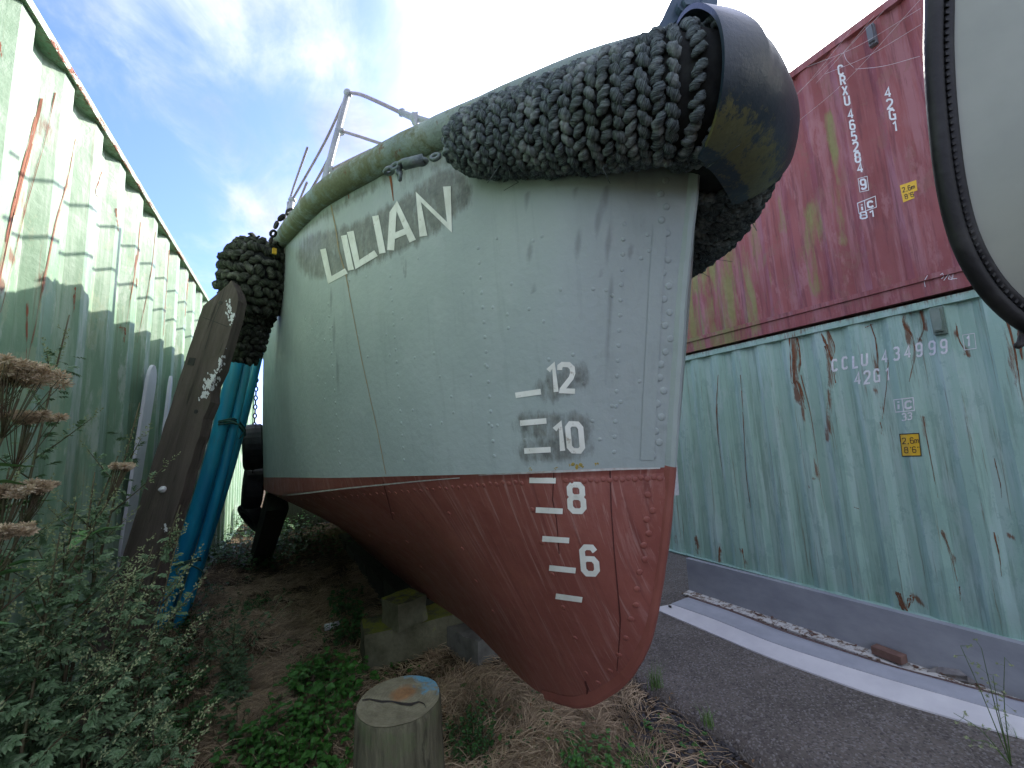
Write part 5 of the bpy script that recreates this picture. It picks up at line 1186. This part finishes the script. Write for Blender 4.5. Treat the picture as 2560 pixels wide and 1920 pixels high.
board_on([c6(538, 168), c6(470, 590)], 'wide white board with a rounded end leaning on the pale green container', .10, .05)
board_on([c6(608, 208), c6(575, 470)], 'narrow white strip leaning right of the wide white board', .035, .05)
# ------------------------------------------------------------------ plants
def leaf_fn(a, b_, c_):
    def fn(n, b):
        p = n.pos(); base = n.mix(n.ramp(n.noise(p, 9, 3), .3, .7), a, b_); base = n.mix(n.ramp(n.noise(p, 55, 2), .5, .7, 0, .8), base, c_)
        bf = n.node('ShaderNodeNewGeometry').outputs['Backfacing']; base = n.mix(n.math('MULTIPLY', bf, .4), base, tuple(min(1, q*1.8+.02) for q in a))
        b.inputs['Subsurface Weight'].default_value = 0
        return base
    return fn
M['mug_leaf'] = mat('mugwort leaf', leaf_fn((.075, .145, .065), (.14, .225, .11), (.20, .28, .16)), .6, 0, .3)
M['mug_flower'] = mat('mugwort bud', leaf_fn((.20, .25, .12), (.32, .37, .20), (.40, .42, .26)), .8, 0, .2)
M['stem'] = plain('brown green stem', (.08, .05, .03), (.10, .11, .05), 30, .7)
M['weed'] = mat('nettle leaf', leaf_fn((.035, .13, .02), (.06, .19, .03), (.09, .24, .045)), .5, 0, .35)
M['weed_dark'] = mat('dark weed leaf', leaf_fn((.03, .09, .025), (.05, .135, .035), (.07, .165, .045)), .55, 0, .3)
M['grass'] = mat('green grass', leaf_fn((.07, .15, .03), (.11, .20, .05), (.2, .24, .09)), .6, 0, .3)
M['pink'] = mat('faded flower head', leaf_fn((.36, .27, .17), (.56, .48, .34), (.66, .60, .46)), .9, 0, .1)
M['agri_leaf'] = mat('agrimony leaf', leaf_fn((.07, .17, .05), (.10, .23, .07), (.15, .28, .10)), .55, 0, .3)
def straw_fn(n, b):
    u, v, _ = n.sep(n.uv()); base = n.mix(n.ramp(u, .0, 1.), (.20, .145, .085), (.64, .50, .33)); return n.mix(n.ramp(n.noise(n.pos(), 3, 4), .5, .65, 0, .6), base, (.14, .105, .065))
M['straw'] = mat('dry grass', straw_fn, .85, 0, .2)
class Fast:
    """numpy soup of small quads"""
    def __init__(s): s.V = []; s.n = 0; s.F = []; s.U = []
    def quads(s, Q, U=None):
        Q = np.asarray(Q, float).reshape(-1, 4, 3); m = len(Q); s.V.append(Q.reshape(-1, 3)); s.F.append(np.arange(m*4).reshape(m, 4)+s.n); s.n += m*4
        s.U.append(np.repeat(np.asarray(U if U is not None else np.zeros(m)), 4))
    def build(s, name, mat_, parent=None):
        off = np.array(parent.matrix_world.translation) if parent else np.zeros(3)
        V = np.concatenate(s.V)-off; Fc = np.concatenate(s.F); me = bpy.data.meshes.new(name); me.vertices.add(len(V)); me.vertices.foreach_set('co', V.ravel())
        me.loops.add(len(Fc)*4); me.loops.foreach_set('vertex_index', Fc.ravel().astype(np.int32)); me.polygons.add(len(Fc)); me.polygons.foreach_set('loop_start', np.arange(0, len(Fc)*4, 4, dtype=np.int32))
        me.update(calc_edges=True); l = me.uv_layers.new(name='UVMap'); U = np.concatenate(s.U); l.data.foreach_set('uv', np.stack([U, U], 1).ravel())
        me.materials.append(mat_); me.validate(); o = bpy.data.objects.new(name, me); COL.objects.link(o)
        if parent: o.parent = parent
        return o
def leaflet(F_, p, d_, n_, L_, W_, fold=.25):
    """two quads folded about the midrib, pointed at the tip"""
    d_ = d_.normalized(); s_ = d_.cross(n_).normalized(); n_ = s_.cross(d_); a = p; b_ = p+d_*L_*.45; c_ = p+d_*L_-n_*L_*.12
    l1 = b_+s_*W_/2+n_*W_*fold; l2 = p+d_*L_*.2+s_*W_*.38+n_*W_*fold*.7; r1 = b_-s_*W_/2+n_*W_*fold; r2 = p+d_*L_*.2-s_*W_*.38+n_*W_*fold*.7
    m1 = p+d_*L_*.72+n_*.0
    F_.quads([[a, l2, l1, b_], [a, b_, r1, r2], [b_, l1, c_, c_-n_*.0005], [b_, c_, c_-n_*.0005, r1]][:2]+[[b_, l1, l1*.35+c_*.65+s_*W_*.05, c_], [b_, c_, r1*.35+c_*.65-s_*W_*.05, r1]])
def rvec(r): return Vector((r.gauss(0, 1), r.gauss(0, 1), r.gauss(0, 1))).normalized()
def mug_leaf(F_, p, d_, r, L_):
    """deeply lobed leaf"""
    n_ = (Vector((0, 0, 1))+rvec(r)*.45).normalized(); d_ = d_.normalized(); s_ = d_.cross(n_).normalized()
    leaflet(F_, p+d_*L_*.55, d_-n_*.2, n_, L_*.5, L_*.24)
    for t, k in ((.25, .45), (.48, .5), (.7, .36)):
        for sg in (1, -1): leaflet(F_, p+d_*L_*t, d_*.75+s_*sg*.8-n_*.1, n_, L_*k, L_*.21)
    e = p+d_*L_*.6; F_.quads([[p-s_*.0012, p+s_*.0012, e+s_*.001, e-s_*.001]])
def bud_spike(F_, p, d_, r, L_, dens=1.):
    k = max(4, int(L_/.0085*dens)); d_ = d_.normalized()
    for i in range(k):
        t = i/k; q = p+d_*L_*t+Vector((0, 0, -.02*t*t*L_/.1)); rad = .0085*(1-.6*t)
        o_ = rvec(r); c_ = q+o_*rad; a = (o_+d_*.6).normalized(); b_ = a.orthogonal().normalized()*.0026; e = a.cross(b_).normalized()*.0026; u = a*.0075
        F_.quads([[c_-u*.3, c_+b_, c_+u, c_-b_], [c_-u*.3, c_+e, c_+u, c_-e]])
def mugwort(base, tip, label, seed, leaves=60, spikes=14, big=.08, dense_low=True, cat='weed', grp='mugwort plants', nbr=10, spread=.3, name='mugwort_plant'):
    r = random.Random(seed); t_ = thing(name, label, cat, tuple(base), grp); b0, b1 = Vector(base), Vector(tip); H_ = (b1-b0).length
    side = Vector((r.gauss(0, 1), r.gauss(0, 1), 0)).normalized()*H_*.04; path = cr([b0, b0.lerp(b1, .35)+side, b0.lerp(b1, .7)+side*.6, b1], 24)
    gs_ = Geo(); gs_.tube(path, np.linspace(.0075, .0018, 24)*max(.5, min(1.2, H_/1.4)), 6); lf, fl_ = Fast(), Fast(); P = [Vector(q) for q in path]
    def at(t): i = min(22, int(t*23)); return P[i].lerp(P[i+1], t*23-i)
    for k in range(nbr):
        t = .22+.7*k/nbr+r.uniform(-.03, .03); q = at(min(.97, t)); a = k*2.4+r.uniform(-.4, .4); up = .75+.5*t; L_ = spread*H_*(1.15-t)*r.uniform(.7, 1.2)+.05
        d_ = Vector((math.cos(a), math.sin(a), up)).normalized(); br = cr([q, q+d_*L_*.5+Vector((0, 0, -.01)), q+d_*L_+Vector((0, 0, -.05*L_))], 8); gs_.tube(br, np.linspace(.003, .001, 8), 4)
        B = [Vector(z_) for z_ in br]
        for i in range(1, 8):
            if i < 6 and r.random() < .9: 
                for z_ in range(2): mug_leaf(lf, B[i], (rvec(r)+d_*.6+Vector((0, 0, -.1))), r, big*r.uniform(.45, .8)*(1.15-.5*t))
            if i >= 3 and t > .3 and spikes:
                sd = (d_+rvec(r)*.55+Vector((0, 0, .25))).normalized(); L2 = r.uniform(.035, .075); bud_spike(fl_, B[i], sd, r, L2)
        if spikes and t > .3: bud_spike(fl_, B[-1], d_+Vector((0, 0, .2)), r, r.uniform(.06, .12), 1.4)
    for k in range(leaves):
        t = r.random()**(1.5 if dense_low else .9)*.9+.03; q = at(t); a = r.uniform(0, 6.28); d_ = Vector((math.cos(a), math.sin(a), r.uniform(-.35, .45))); mug_leaf(lf, q+d_*r.uniform(0, .05), d_, r, big*(1.15-.6*t)*r.uniform(.7, 1.15))
    if spikes:
        bud_spike(fl_, at(.86), P[-1]-P[-4], r, H_*.13+.03, 1.6)
        for k in range(spikes): q = at(r.uniform(.62, .98)); bud_spike(fl_, q, rvec(r)*.7+Vector((0, 0, .6)), r, r.uniform(.03, .06))
    gs_.build('stem', M['stem'], t_, True); lf.build('foliage', M['mug_leaf'], t_)
    if spikes: fl_.build('flower_spikes', M['mug_flower'], t_)
    return t_
def gnd(x_, y_): return (x_, y_, gz(x_, y_))
def tip(px, py, w_): return tuple(atw(px*D, py*D, w_))
mug = [((-.74, 2.05), (150, 680, 1.72), 'tallest mugwort spray standing up against the pale green container', 90, 10), ((-.62, 1.95), (302, 870, 1.85), 'slender mugwort spray rising in front of the white board', 70, 12),
       ((-.80, 1.75), (60, 960, 1.45), 'leafy mugwort at the left edge below the pink flower heads', 90, 12), ((-.66, 1.6), (205, 1020, 1.5), 'bushy mugwort left of the timber baulk', 110, 14),
       ((-.55, 1.75), (390, 1090, 1.72), 'mugwort spray leaning across the timber baulk', 80, 14), ((-.50, 1.65), (385, 1160, 1.6), 'mugwort with a long bud spike crossing the baulk just below its middle', 90, 12),
       ((-.62, 1.45), (130, 1150, 1.3), 'dense dark mugwort low in the left foreground', 120, 10), ((-.45, 1.45), (280, 1240, 1.42), 'mugwort clump at the foot of the timber baulk', 120, 12),
       ((-.36, 1.6), (365, 1270, 1.65), 'pale budded mugwort beside the foot of the blue pipes', 90, 12), ((-.70, 1.30), (30, 1250, 1.2), 'dark leafy mugwort in the lower left corner', 130, 6),
       ((-.72, 1.85), (255, 985, 1.75), 'mugwort with curled side sprays between the white board and the timber baulk', 110, 14), ((-.60, 1.5), (165, 1085, 1.45), 'mugwort crowded between its taller neighbours in the left foreground', 110, 14),
       ((-.82, 1.55), (20, 1010, 1.2), 'mugwort cut by the left edge of the view under the brown flower heads', 90, 10), ((-.5, 1.55), (330, 1180, 1.6), 'mugwort pressed against the lower part of the timber baulk', 110, 12), ((-.55, 1.3), (90, 1330, 1.25), 'leafy mugwort filling the lower left foreground', 140, 6),
       ((-.42, 1.25), (190, 1400, 1.3), 'low leafy mugwort in the left foreground without buds', 120, 0), ((-.25, 1.25), (330, 1500, 1.4), 'short mugwort shoot spreading over the dry grass', 90, 4)]
for i, ((x_, y_), (a, b_, w_), lb, nl, sp_) in enumerate(mug):
    b0 = Vector(gnd(x_, y_)); tp = Vector(tip(a, b_, w_)); mugwort(b0, tp, lb, 40+i, int(nl*1.5), sp_, .10 if sp_ < 8 else .08, nbr=11 if sp_ else 9, spread=.26 if i != 0 else .16)
b0 = onZ(505*D, 1525*D, .03)
for k, (tx, ty) in enumerate(((495, 1365), (470, 1400), (545, 1395), (590, 1420))):
    pass
mugwort(Vector(b0), Vector(atw(500*D, 1350*D, Vector(b0-CAM0).length*.86)), 'small isolated mugwort with pale spikes on the dry grass right of the baulk', 77, 150, 10, .085, nbr=14, spread=.75)
# hemp agrimony at the left edge
def agrimony(base, heads, label, seed):
    r = random.Random(seed); t_ = thing('agrimony_plant', label, 'flower', tuple(base), 'hemp agrimony flowers'); gs_ = Geo(); lf, fl_ = Fast(), Fast(); b0 = Vector(base)
    for (px, py, w_, rad) in heads:
        rad *= .9
        h_ = Vector(atw(px*D, py*D, w_)); mid = b0.lerp(h_, .6)+Vector((-.05, .04, 0)); path = [Vector(q) for q in cr([b0, mid, h_-Vector((0, 0, rad*.8))], 16)]; gs_.tube(path, np.linspace(.006, .003, 16), 6)
        for k in range(26):
            q = h_+Vector((r.gauss(0, rad*.5), r.gauss(0, rad*.5), r.gauss(0, rad*.12))); gs_.tube([path[-2], (path[-2]+q)/2+Vector((0, 0, -.012)), q], .001, 4)
            for z_ in range(230):
                o_ = rvec(r); o_.z = o_.z*.7+.2; c_ = q+o_*r.uniform(.2, 1)*rad*.3; e = rvec(r); b_ = e.cross(o_); b_ = (b_.normalized() if b_.length > .01 else o_.orthogonal())*r.uniform(.0008, .0018); fl_.quads([[c_-b_, c_+b_, c_+o_*.008+b_*.9+e*.002, c_+o_*.009-b_*.6+e*.002]])
        for i in range(3, 15, 2):
            for sg in (0, 2.1, 4.2):
                d_ = Vector((math.cos(i+sg), math.sin(i+sg), r.uniform(-.1, .3))); leaflet(lf, path[i], d_, Vector((0, 0, 1)), r.uniform(.08, .13), .038)
    gs_.build('stem', M['stem'], t_, True); lf.build('foliage', M['agri_leaf'], t_); fl_.build('flower_heads', M['pink'], t_)
agrimony(gnd(-.86, 1.62), [(45, 815, 1.15, .085), (70, 905, 1.2, .055), (10, 790, 1.12, .06)], 'tall hemp agrimony with a broad faded pinkish head at the left edge', 5)
agrimony(gnd(-.8, 1.5), [(35, 1062, 1.15, .055), (85, 1050, 1.2, .03), (5, 1155, 1.0, .05), (265, 1010, 1.5, .035)], 'shorter hemp agrimony with small brownish heads low at the left edge', 9)
# broad-leaved weeds, patches on the ground
def weed_patch(pixels, n_, hgt, size, m_, seed, name, label, cat, spread=.12, kind=None, grp=None):
    r = random.Random(seed); F_ = Fast(); S_ = Geo()
    for k in range(n_):
        a, b_ = pixels[r.randrange(len(pixels))]; q = Vector(onZ(a*D, b_*D, 0.)); q += Vector((r.gauss(0, spread), r.gauss(0, spread), 0))
        if q.x > (2.3 if spread < .03 else 2.05): continue
        q.z = gz(q.x, q.y); h_ = r.uniform(.25, 1)*hgt; lean = Vector((r.gauss(0, .3), r.gauss(0, .3), 1)).normalized(); tp = q+lean*h_
        S_.tube([q, q.lerp(tp, .5)+Vector((.005, 0, 0)), tp], [.0022, .0018, .001], 4)
        for z_ in range(r.randint(2, 5)):
            t = r.uniform(.35, 1); a_ = r.uniform(0, 6.28); d_ = Vector((math.cos(a_), math.sin(a_), r.uniform(-.35, .35))); L_ = size*r.uniform(.5, 1.15); leaflet(F_, q.lerp(tp, t), d_, (Vector((0, 0, 1))+rvec(r)*.4), L_, L_*r.uniform(.6, .85), .14)
    if kind == 'stuff': o_ = F_.build(name, m_); return tag(o_, kind='stuff')
    q0 = onZ(pixels[0][0]*D, pixels[0][1]*D, 0.); t_ = thing(name, label, cat, (q0[0], q0[1], 0), grp); S_.build('stems', M['stem'], t_); F_.build('foliage', m_, t_); return t_
weed_patch([(640, 1500), (690, 1470), (720, 1520), (660, 1560), (700, 1440), (740, 1600), (690, 1620), (620, 1600), (740, 1480)], 330, .20, .055, M['weed'], 1, 'bindweed_clump', 'bright green leafy weeds growing left of the timber stump', 'weeds', .10)
weed_patch([(560, 1630), (620, 1650), (680, 1690), (590, 1700), (540, 1660)], 150, .16, .05, M['weed'], 2, 'bindweed_clump', 'bright green weeds at the bottom edge of the view', 'weeds', .09)
weed_patch([(745, 1330), (760, 1360), (735, 1300), (750, 1380)], 120, .28, .05, M['weed_dark'], 3, 'nettle_clump', 'dark nettle clump left of the mossy sleeper', 'weeds', .07)
weed_patch([(990, 1590), (1030, 1560), (1050, 1600), (1010, 1620)], 190, .12, .026, M['weed_dark'], 4, 'chickweed_clump', 'low small leaved weed right of the timber stump', 'weeds', .06)
weed_patch([(1640, 1590), (1625, 1575), (1655, 1600)], 60, .07, .022, M['weed'], 5, 'cress_plant', 'tiny bright green plant at the broken asphalt edge', 'weeds', .025)
weed_patch([(1240, 1620), (1290, 1640), (1330, 1650), (1260, 1660)], 110, .09, .034, M['weed'], 6, 'low_weed_clump', 'sparse green weeds at the bottom centre among the straw', 'weeds', .06)
weed_patch([(420, 1320), (470, 1290), (520, 1330), (450, 1360), (560, 1310), (400, 1380), (380, 1420)], 260, .14, .045, M['weed_dark'], 7, 'ivy_patch', 'dark green creeping weeds around the foot of the blue pipes', 'weeds', .14)
weed_patch([(480, 1170), (500, 1200), (520, 1150), (540, 1230), (470, 1230), (590, 1220), (500, 1130)], 420, .38, .07, M['weed_dark'], 8, 'nettle_bed', 'dark nettle bed between the blue pipes and the timber prop', 'weeds', .3)
weed_patch([(600, 1165), (620, 1180), (650, 1200), (600, 1150), (640, 1175)], 300, .45, .08, M['weed_dark'], 19, 'nettle_bed', 'dark nettles added to cover the sunlit ground behind the timber prop', 'weeds', .3)  # bed added to hide a sunlit patch of ground beyond the hull
weed_patch([(430, 1190), (455, 1150), (520, 1110), (440, 1240)], 260, .5, .06, M['weed_dark'], 9, 'nettle_bed', 'tall dark nettles standing behind the blue pipes', 'weeds', .2)
weed_patch([(820, 1400), (800, 1425), (835, 1380)], 60, .10, .035, M['weed'], 10, 'sorrel_clump', 'small green weeds against the front of the mossy sleeper', 'weeds', .05)
weed_patch([(100, 1560), (180, 1600), (250, 1560), (60, 1500), (320, 1560), (400, 1540), (220, 1500), (420, 1620), (300, 1640), (80, 1640), (360, 1480)], 620, .22, .05, M['weed_dark'], 11, 'ground_weeds', 'low dark green weeds filling the lower left corner', 'weeds', .14)
weed_patch([(1100, 1480), (640, 1420), (600, 1330), (900, 1440), (1180, 1560), (1420, 1620), (1500, 1600), (700, 1380), (560, 1440), (1060, 1540)], 260, .06, .03, M['weed'], 12, 'ground_cover', None, None, .14, 'stuff')
def tuft(px, py, n_, h_, label, seed, m_='grass', w_=.004):
    r = random.Random(seed); q = Vector(onZ(px*D, py*D, .01)); q.z = gz(q.x, q.y) if q.x < 2.06 else .03; F_ = Fast()
    for k in range(n_):
        a = r.uniform(0, 6.28); b_ = q+Vector((r.gauss(0, .02), r.gauss(0, .02), 0)); d_ = Vector((math.cos(a), math.sin(a), 0))*r.uniform(.2, .9); s_ = Vector((-math.sin(a), math.cos(a), 0))*w_*.5; H_ = h_*r.uniform(.5, 1.1); pv_ = b_
        for i in range(4):
            t = (i+1)/4; nx_ = b_+d_*H_*t*t*.8+Vector((0, 0, H_*(t-.28*t*t))); k0, k1 = 1-i/4.2, 1-t*.98; F_.quads([[pv_-s_*k0, pv_+s_*k0, nx_+s_*k1, nx_-s_*k1]]); pv_ = nx_
    o_ = F_.build('grass_tuft', M[m_]); o_.data.transform(Matrix.Translation(-q)); o_.location = q; return tag(o_, label, 'grass', 'grass tufts by the asphalt')
tuft(1415, 1492, 60, .19, 'green grass tuft at the asphalt edge just right of the bow foot', 1); tuft(1528, 1578, 26, .13, 'small grass tuft on the dirt near the broken asphalt corner', 2, w_=.006)
tuft(1380, 1640, 30, .12, 'sparse grass blades at the bottom centre right', 3); tuft(2190, 1600, 16, .10, 'grass blades at the bottom right corner under the white plate', 4, w_=.005)
# thin flowering weed at the lower right
r = random.Random(6); bq = Vector(onZ(2185*D, 1655*D, .035)); t_ = thing('seedy_weed', 'thin leggy weed with small seed heads in front of the white plate', 'weed', tuple(bq)); S_ = Geo(); F_ = Fast()
for (a, b_, w_) in ((2075, 1395, 1.55), (2120, 1400, 1.55), (2145, 1460, 1.5), (2060, 1540, 1.55), (2100, 1600, 1.6), (2170, 1420, 1.55)):
    e = Vector(atw(a*D, b_*D, w_)); pth = [Vector(q) for q in cr([bq, bq.lerp(e, .5)+Vector((.02, .01, .03)), e], 14)]; S_.tube(pth, np.linspace(.0024, .0008, 14), 5)
    for k in range(7):
        q = pth[r.randrange(6, 14)]; o_ = rvec(r); e2 = q+o_*.03; S_.tube([q, e2], .0006, 3)
        for z_ in range(10): v_ = rvec(r); b2 = v_.orthogonal().normalized()*.0018; F_.quads([[e2-b2, e2+b2, e2+b2*.4+v_*.008, e2-b2*.4+v_*.008]])
S_.build('stem', M['grass'], t_, True); F_.build('seed_heads', M['mug_flower'], t_)
# straw
F_ = Fast(); rg = np.random.default_rng(3); pr_ = random.Random(2)
def straw(n_, fx, lmin, lmax, wd=.0016):
    for k in range(n_):
        q = fx()
        if q is None: continue
        x_, y_ = q; sw = mnoise.noise(Vector((x_*2.3, y_*2.3, 9)))*6.3+mnoise.noise(Vector((x_*7, y_*7, 1)))*2+pr_.gauss(0, .55); L_ = pr_.uniform(lmin, lmax); z0 = gz(x_, y_)+pr_.uniform(0, .022)*(1+mnoise.noise(Vector((x_*4, y_*4, 5)))*1.5); cu_ = pr_.gauss(0, .8); p = Vector((x_, y_, max(z0, gz(x_, y_)))); u_ = pr_.random()
        rise = pr_.uniform(-.05, .25) if pr_.random() < .7 else pr_.uniform(.2, .7); Q = []
        for i in range(3):
            a = sw+cu_*i/3; d_ = Vector((math.cos(a), math.sin(a), rise*(1-i*.75))); nx_ = p+d_*L_/3; s_ = Vector((-math.sin(a), math.cos(a), .3))*wd; Q.append([p-s_, p+s_, nx_+s_*.8, nx_-s_*.8]); p = nx_
        F_.quads(Q, [u_]*3)
def region():
    while True:
        y_ = pr_.uniform(.75, 6.5); x_ = pr_.uniform(-1.0, 2.08); d_ = mnoise.noise(Vector((x_*1.6, y_*1.6, 4)))
        if pr_.random() < (.55+d_*1.3)*(1-.75*smooth01(1.2, 1.7, x_)): return x_, y_
def near():
    a, b_ = pr_.gauss(0, 1), pr_.gauss(0, 1); c_ = ((1180, 1520, 90, 45), (1270, 1580, 80, 40), (640, 1400, 120, 60), (520, 1290, 90, 50), (700, 1250, 80, 30), (430, 1590, 90, 60), (1010, 1470, 80, 30), (1110, 1470, 60, 25), (1120, 1640, 110, 30), (560, 1500, 90, 60), (560, 1330, 130, 50), (660, 1620, 120, 40), (640, 1300, 140, 50), (500, 1480, 80, 60))[pr_.randrange(14)]
    py = c_[1]+b_*c_[3]
    if py < 1150: return None
    q = onZ((c_[0]+a*c_[2])*D, py*D, .02); return None if q[0] > 2.08 or q[0] < -1.1 or q[1] > 8 else (q[0], q[1])
straw(16000, region, .06, .20, .0024); straw(34000, near, .06, .20, .0016)
o_ = F_.build('dry_grass', M['straw']); tag(o_, kind='stuff')
M['litter'] = plain('dead leaf', (.16, .085, .04), (.30, .20, .10), 30, .9)
F2 = Fast(); rl = random.Random(12)
for k in range(900):
    a, b_ = rl.gauss(1000, 420), rl.uniform(1260, 1655); q = onZ(a*D, b_*D, .02)
    if q[0] > 2.3 or q[0] < -1: continue
    a_ = rl.uniform(0, 6.28); leaflet(F2, Vector((q[0], q[1], gz(min(q[0], 2.1), q[1])+rl.uniform(.01, .05))), Vector((math.cos(a_), math.sin(a_), rl.uniform(-.3, .3))), (Vector((0, 0, 1))+rvec(rl)*.5), rl.uniform(.012, .035), rl.uniform(.006, .02))
tag(F2.build('leaf_litter', M['litter']), kind='stuff')
g = Geo()
for k in range(70):
    a, b_ = rl.gauss(1000, 380), rl.uniform(1280, 1650); q = onZ(a*D, b_*D, .02)
    if q[0] > 2.05 or q[0] < -1: continue
    a_ = rl.uniform(0, 6.28); p0 = Vector((q[0], q[1], gz(q[0], q[1])+rl.uniform(.01, .04))); L_ = rl.uniform(.06, .25); d_ = Vector((math.cos(a_), math.sin(a_), rl.uniform(-.05, .25))); g.tube([p0, p0+d_*L_*.5+rvec(rl)*.012, p0+d_*L_], [.003, .0024, .0012], 5)
tag(g.build('twigs', M['stem']), kind='stuff')
# stones and chips in the dirt near the asphalt
M['stone_tan'] = plain('tan stone', (.30, .22, .13), (.46, .37, .25), 14, .85, bump=.6); M['stone_dark'] = plain('dark stone', (.035, .035, .04), (.10, .095, .09), 14, .8, bump=.6)
g = Geo()
for k in range(1500):
    px, py = r.gauss(1450, 110), r.gauss(1590, 45); q = onZ(px*D, py*D, .0)
    if q[0] > 2.16 or q[0] < .3: continue
    s_ = r.uniform(.004, .02); g.ell((q[0], q[1], gz(q[0], q[1])+s_*.3), (s_, s_*r.uniform(.5, 1), s_*.5), Matrix.Rotation(r.uniform(0, 3), 3, 'Z'), 6, 4, .7)
tag(g.build('gravel', M['stone_dark']), kind='stuff')
for (a, b_, sx, lb, m_) in ((1618, 1600, .06, 'tan stone lying at the broken asphalt edge', 'stone_tan'), (1728, 1645, .07, 'pale tan stone at the bottom edge beside the asphalt', 'stone_tan'), (1680, 1630, .045, 'small tan stone between two larger tan stones', 'stone_tan'), (1438, 1548, .03, 'small yellowish stone below the bow foot', 'stone_tan'), (1575, 1615, .035, 'dark angular stone left of the tan stones', 'stone_dark'), (1352, 1605, .035, 'dark grey stone among straw near the bottom centre', 'stone_dark'), (1530, 1640, .03, 'dark chip of stone near the bottom edge', 'stone_dark'), (1280, 1498, .03, 'dark stone right under the bow foot', 'stone_dark')):
    q = onZ(a*D, b_*D, .0); g = Geo(); c_ = Vector((q[0], q[1], gz(min(2.1, q[0]), q[1])+sx*.3)); g.ell((0, 0, 0), (sx, sx*.7, sx*.5), Matrix.Rotation(a, 3, 'Z'), 12, 8, .75)
    o_ = g.build('stone', M[m_], None, False); o_.location = c_; tag(o_, lb, 'stone')
g = Geo(); q = onZ(715*D, 1360*D, .03); g.tube([(q[0]-.05, q[1], .06), (q[0]+.07, q[1]+.03, .05)], [.028, .026], 12)
tag(g.build('plastic_bottle', M['white_board'], None, True), 'small pale bottle lying in the grass left of the nettle clump', 'bottle')
